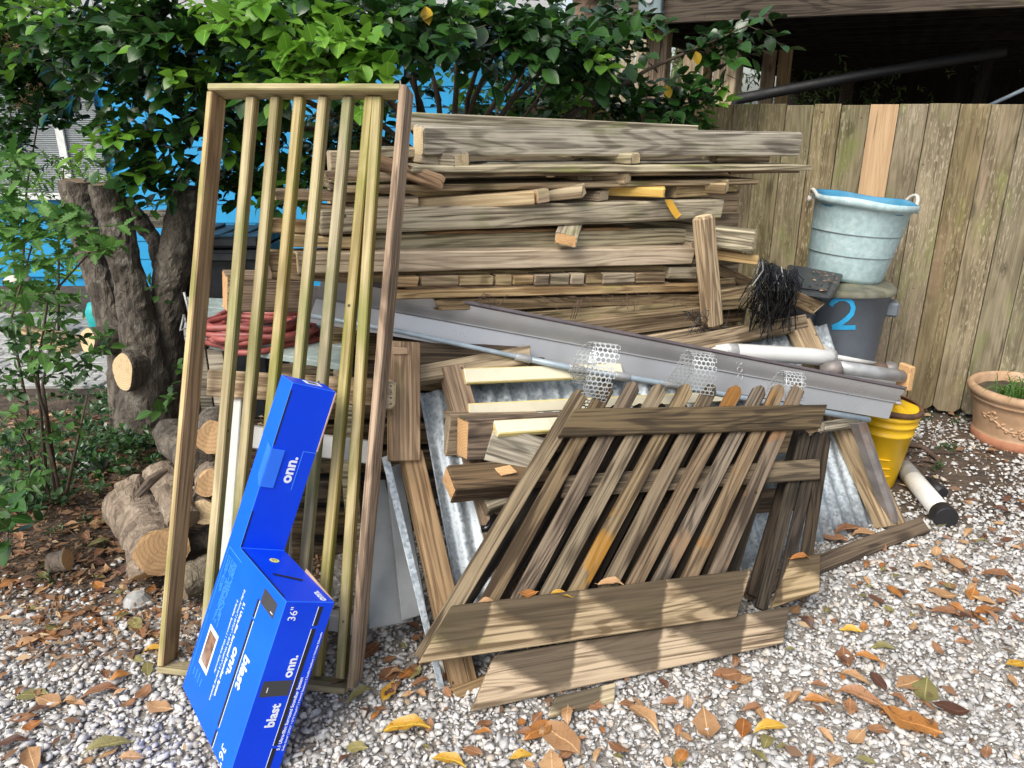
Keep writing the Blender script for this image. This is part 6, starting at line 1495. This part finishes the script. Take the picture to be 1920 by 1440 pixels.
traced = [(763, 1370, 86, 5, Y_, 1, 'spotted yellow curled leaf in the foreground below the picket panels'), (1443, 1370, 66, 10, Y_, 1, 'yellow leaf with orange base near the bottom right of centre'), (1393, 1366, 44, 70, O_, 0, 'small rust leaf touching the yellow leaf near the bottom'),
    (1324, 1358, 62, 85, T_, 2, 'broad flat tan leaf left of the yellow and rust pair'), (1708, 1358, 82, -35, O_, 2, 'large glossy orange leaf at lower right'), (1745, 1366, 40, 80, O_, 0, 'small orange leaf tucked against the large glossy orange one'),
    (1735, 1296, 58, 60, G_, 2, 'olive green round leaf at lower right'), (1706, 1284, 70, 20, T_, 0, 'greyish tan leaf lying under the olive round leaf'), (1610, 1317, 72, -30, B_o, 1, 'long brown leaf above the gravel at lower right of the panels'), (1594, 1328, 34, 70, B_o, 2, 'small brown leaf under the long brown leaf'),
    (1205, 1352, 66, -55, T_, 1, 'tan folded leaf just below the stained rails'), (1050, 1386, 84, -50, T_, 0, 'big pale tan leaf left of the lowest rail end'), (1010, 1372, 56, 40, O_, 0, 'rusty leaf beside the big pale tan leaf'), (978, 1420, 48, 15, Y_, 3, 'small yellow and brown leaf at the bottom edge'), (1035, 1436, 60, 90, T_, 2, 'pinkish tan leaf cut by the bottom edge'),
    (842, 1432, 66, -15, Y_, 1, 'bright ochre curled leaf cut by the bottom edge'), (886, 1410, 40, -20, B_o, 0, 'small pinkish brown leaf at the bottom edge'), (90, 1316, 58, -15, T_, 2, 'wide tan leaf at the far left of the gravel'), (200, 1408, 84, 25, G_, 1, 'long olive brown leaf at the lower left'), (300, 1328, 54, -10, T_, 2, 'tan leaf on the gravel left of the blue carton'),
    (42, 1348, 46, 20, B_o, 0, 'brown leaf at the left edge below the wide tan one'), (190, 1303, 66, 20, B_o, 1, 'reddish brown curled leaf left of the carton'), (60, 1305, 58, 5, G_, 0, 'dull olive leaf under the wide tan one'), (20, 1400, 60, 25, D_, 1, 'dark leaf at the left edge near the bottom'), (60, 1425, 60, -50, T_, 3, 'grey tan leaf at the bottom left corner'),
    (290, 1222, 44, 20, Y_, 1, 'yellow leaf by the foot of the left stile'), (676, 1306, 44, 40, G_, 1, 'olive leaf at the foot of the right stile'), (728, 1300, 40, 75, Y_, 2, 'yellow leaf right of the right stile foot'), (762, 1265, 34, 50, O_, 0, 'small orange leaf near the right stile foot'), (788, 1282, 30, 30, B_o, 1, 'small brown leaf beside the small orange one'), (730, 1265, 42, 60, B_o, 2, 'brown leaf under the tail of the right stile'), (695, 1222, 40, 60, B_o, 0, 'dark tan leaf in the shade right of the stile'),
    (992, 1106, 36, 15, O_, 2, 'glossy orange leaf resting on top of the upper stained rail'), (1050, 1112, 44, -10, Y_, 1, 'curled yellow leaf on top of the upper stained rail'), (1145, 1090, 50, 5, T_, 1, 'tan and orange leaf on top of the upper stained rail at right'), (912, 1122, 34, 5, T_, 3, 'pale curled scrap on the left end of the upper stained rail'),
    (1774, 1154, 56, -15, B_o, 1, 'rust brown leaf with a dark spot at right'), (1822, 1117, 34, 50, O_, 2, 'small orange heart shaped leaf at right'), (1845, 1145, 40, 15, O_, 0, 'orange leaf below the small heart shaped one'), (1762, 1114, 42, -30, T_, 2, 'pale tan leaf left of the orange heart shaped one'), (1905, 1246, 40, 5, Y_, 0, 'ochre leaf at the right edge'), (1870, 1085, 60, -15, B_o, 1, 'thin brown leaf at the right'), (1785, 1062, 46, -60, T_, 3, 'pointed tan leaf above the pale tan one'),
    (1365, 1268, 64, 5, B_o, 0, 'brown curled leaf against the lower stained rail'), (1600, 1275, 44, -30, T_, 1, 'small curled tan leaf in the middle of the right gravel'), (1625, 1238, 50, -25, O_, 1, 'orange brown leaf in the middle of the right gravel'), (1585, 1235, 40, 80, B_o, 2, 'round brown leaf beside the orange brown one'), (1655, 1216, 46, -5, G_, 3, 'thin yellow green leaf above the orange brown one'), (1595, 1183, 40, -15, Y_, 3, 'narrow pale yellow leaf on the right gravel'), (1780, 1330, 50, -30, D_, 2, 'dark mauve leaf right of the glossy orange one'), (1410, 1330, 40, 15, B_o, 1, 'small brown leaf above the yellow pair'),
    (1590, 1000, 60, 10, B_o, 1, 'brown leaf caught behind the long dark board'), (1560, 1010, 44, -30, B_o, 0, 'curled brown leaf at the left behind the long dark board'), (1620, 1006, 50, 0, T_, 1, 'tan leaf at the right behind the long dark board'), (1500, 1045, 40, 10, O_, 1, 'orange leaf edge on the dark rail end'), (960, 298, 34, -15, T_, 0, 'tan leaf lying on the splintered plank of the stack')]
for (x, y, lp_, a, m_, k, lab) in traced:
    if y < 400: p = PILE.at(x, y + 4, -.02); L = .055
    elif 'stained rail' in lab and y < 1130: p = GP.at(x, y + 8, .062); L = lp_ * m_per_px(p)
    elif 'dark rail end' in lab: p = GP.at(x, y + 4, .02); L = lp_ * m_per_px(p)
    else: p = atZ(x, y, .017); L = lp_ * m_per_px(p) * (1.0 if abs(a) < 30 else 1.25)
    fall(p, L, rad(a) + (math.pi if U(0, 1) < .5 else 0), m_, k, lab, U(-.08, .08), U(-.1, .1))
USED = {}
LANDMARKS = [('the blue carton', 380, 1400), ('the left stile foot', 320, 1250), ('the right stile foot', 665, 1300), ('the spotted yellow leaf', 763, 1370), ('the big pale tan leaf', 1050, 1386), ('the left end of the stained rails', 820, 1260), ('the lowest rail end', 1090, 1330), ('the right end of the lower rail', 1470, 1180), ('the broad flat tan leaf', 1324, 1358), ('the yellow and rust leaf pair', 1420, 1370), ('the large glossy orange leaf', 1708, 1358), ('the olive round leaf', 1735, 1296), ('the long brown leaf', 1610, 1317),
    ('the orange brown leaf', 1625, 1238), ('the dark spotted leaf at right', 1774, 1154), ('the right end of the long dark board', 1730, 990), ('the black rubber pipe end', 1766, 970), ('the terracotta pot', 1880, 850), ('the ochre leaf at the right edge', 1905, 1246), ('the wide tan leaf at far left', 90, 1316), ('the long olive brown leaf', 200, 1408), ('the stubby log end', 115, 1050), ('the large pale log', 270, 1110), ('the shrub stems at left', 100, 940), ('the rusty pipe joint', 1690, 872), ('the middle of the long dark board', 1580, 1040)]
NAMES = {B_o: 'brown', T_: 'tan', D_: 'dark withered', O_: 'rust orange', G_: 'dull olive'}
for z_, (n, xr, yr) in enumerate(((84, (1380, 1915), (880, 1180)), (46, (1250, 1915), (1150, 1435)), (34, (640, 1300), (1260, 1435)), (22, (0, 330), (1200, 1435)), (14, (690, 860), (1160, 1300)), (120, (0, 310), (940, 1200)))):
    for _ in range(n):
        for attempt in range(60):
            x, y = U(*xr), U(*yr)
            if z_ == 0 and y < 1180 - (x - 1380) * .35 and (x < 1480 or y < 1060 - (x - 1480) * .36): continue
            if z_ == 2 and y < 1345 - (x - 900) * .2 and x > 860: continue
            m_ = random.choice([B_o, B_o, T_, T_, T_, D_, O_, B_o, G_] if z_ != 5 else [B_o, D_, D_, B_o, T_, G_, B_o, O_]); k = random.randint(0, 11)
            L = (U(.035, .072) if z_ != 5 else U(.045, .09)) * U(.85, 1.1)
            lm_ = min(LANDMARKS, key=lambda q: math.hypot(q[1] - x, (q[2] - y) * 1.3)); dx_, dy_ = x - lm_[1], y - lm_[2]
            rel_ = ('right of ' if dx_ > 0 else 'left of ') if abs(dx_) > abs(dy_) * 1.3 else ('in front of ' if dy_ > 0 else 'behind ')
            lab = ('small ' if L < .048 else 'large ' if L > .064 else '') + ('narrow ', 'curled ', 'broad ')[(1, 0, 2)[k % 3]] + NAMES[m_] + ' fallen leaf ' + rel_ + lm_[0]
            if lab not in USED and len(lab.split()) <= 16: break
        else: continue
        USED[lab] = 1
        fall(atZ(x, y, (.018 if z_ != 5 else .008) + U(0, .006)), L, U(0, 6.28), m_, k, lab, U(-.25, .25), U(-.3, .3), 'scattered fallen leaves')
# fine litter: leaf crumbs over the soil at left, by the fence and thinly over the gravel
K = 22000; zone = RNG.uniform(0, 1, K)
lx = np.where(zone < .62, RNG.uniform(-2.9, -.7, K), RNG.uniform(-2.2, 3.3, K)); ly = np.where(zone < .62, RNG.uniform(2.0, 4.2, K), RNG.uniform(1.1, 4.2, K))
den = np.where(zone < .62, np.where((lx > -1.0) & (ly < 2.3), .1, 1), np.clip(.17 + .5 * np.clip((ly - 2.4) / 1.2, 0, 1) * (lx > .9), 0, 1))
kp = RNG.uniform(0, 1, K) < den; lx, ly = lx[kp], ly[kp]; K = len(lx)
tv = np.array([(-.5, 0, 0), (0, -.22, .08), (.5, 0, .02), (0, .25, .12)], float)
s_ = RNG.lognormal(-3.85, .6, K).clip(.005, .06); a_ = RNG.uniform(0, 6.28, K)
vv = np.einsum('kij,knj->kni', rotz(a_) @ rotx(RNG.normal(0, .5, K)), np.repeat(tv[None], K, 0) * s_[:, None, None] * np.stack([np.ones(K), RNG.uniform(.35, 1.1, K), np.ones(K)], 1)[:, None])
vv += np.stack([lx, ly, np.where(ly > 2.3, .006, .016) + RNG.uniform(0, .02, K)], 1)[:, None]
o = bpy.data.objects.new('leaf_litter', soup('leaf_litter', vv, [(0, 1, 2, 3)], 4, 'litter')); COL.objects.link(o); tags(o, 'brown crumbled leaf litter over the soil and gravel', kind='stuff')
g = G()
for _ in range(160):
    x, y = random.choice(((U(0, 300), U(900, 1150)), (U(1700, 1915), U(790, 980)), (U(0, 300), U(950, 1130)))); p = atZ(x, y, .014); a = U(0, 6.28); d = V((math.cos(a), math.sin(a), U(-.05, .15))) * U(.03, .12)
    g.tube([p, p + d * .5 + V((0, 0, U(0, .01))), p + d], [.002, .0018, .001], 4)
o = mk('fallen_twigs', g, 'twig_bark'); tags(o, 'thin dry twigs scattered through the leaf litter', kind='stuff')
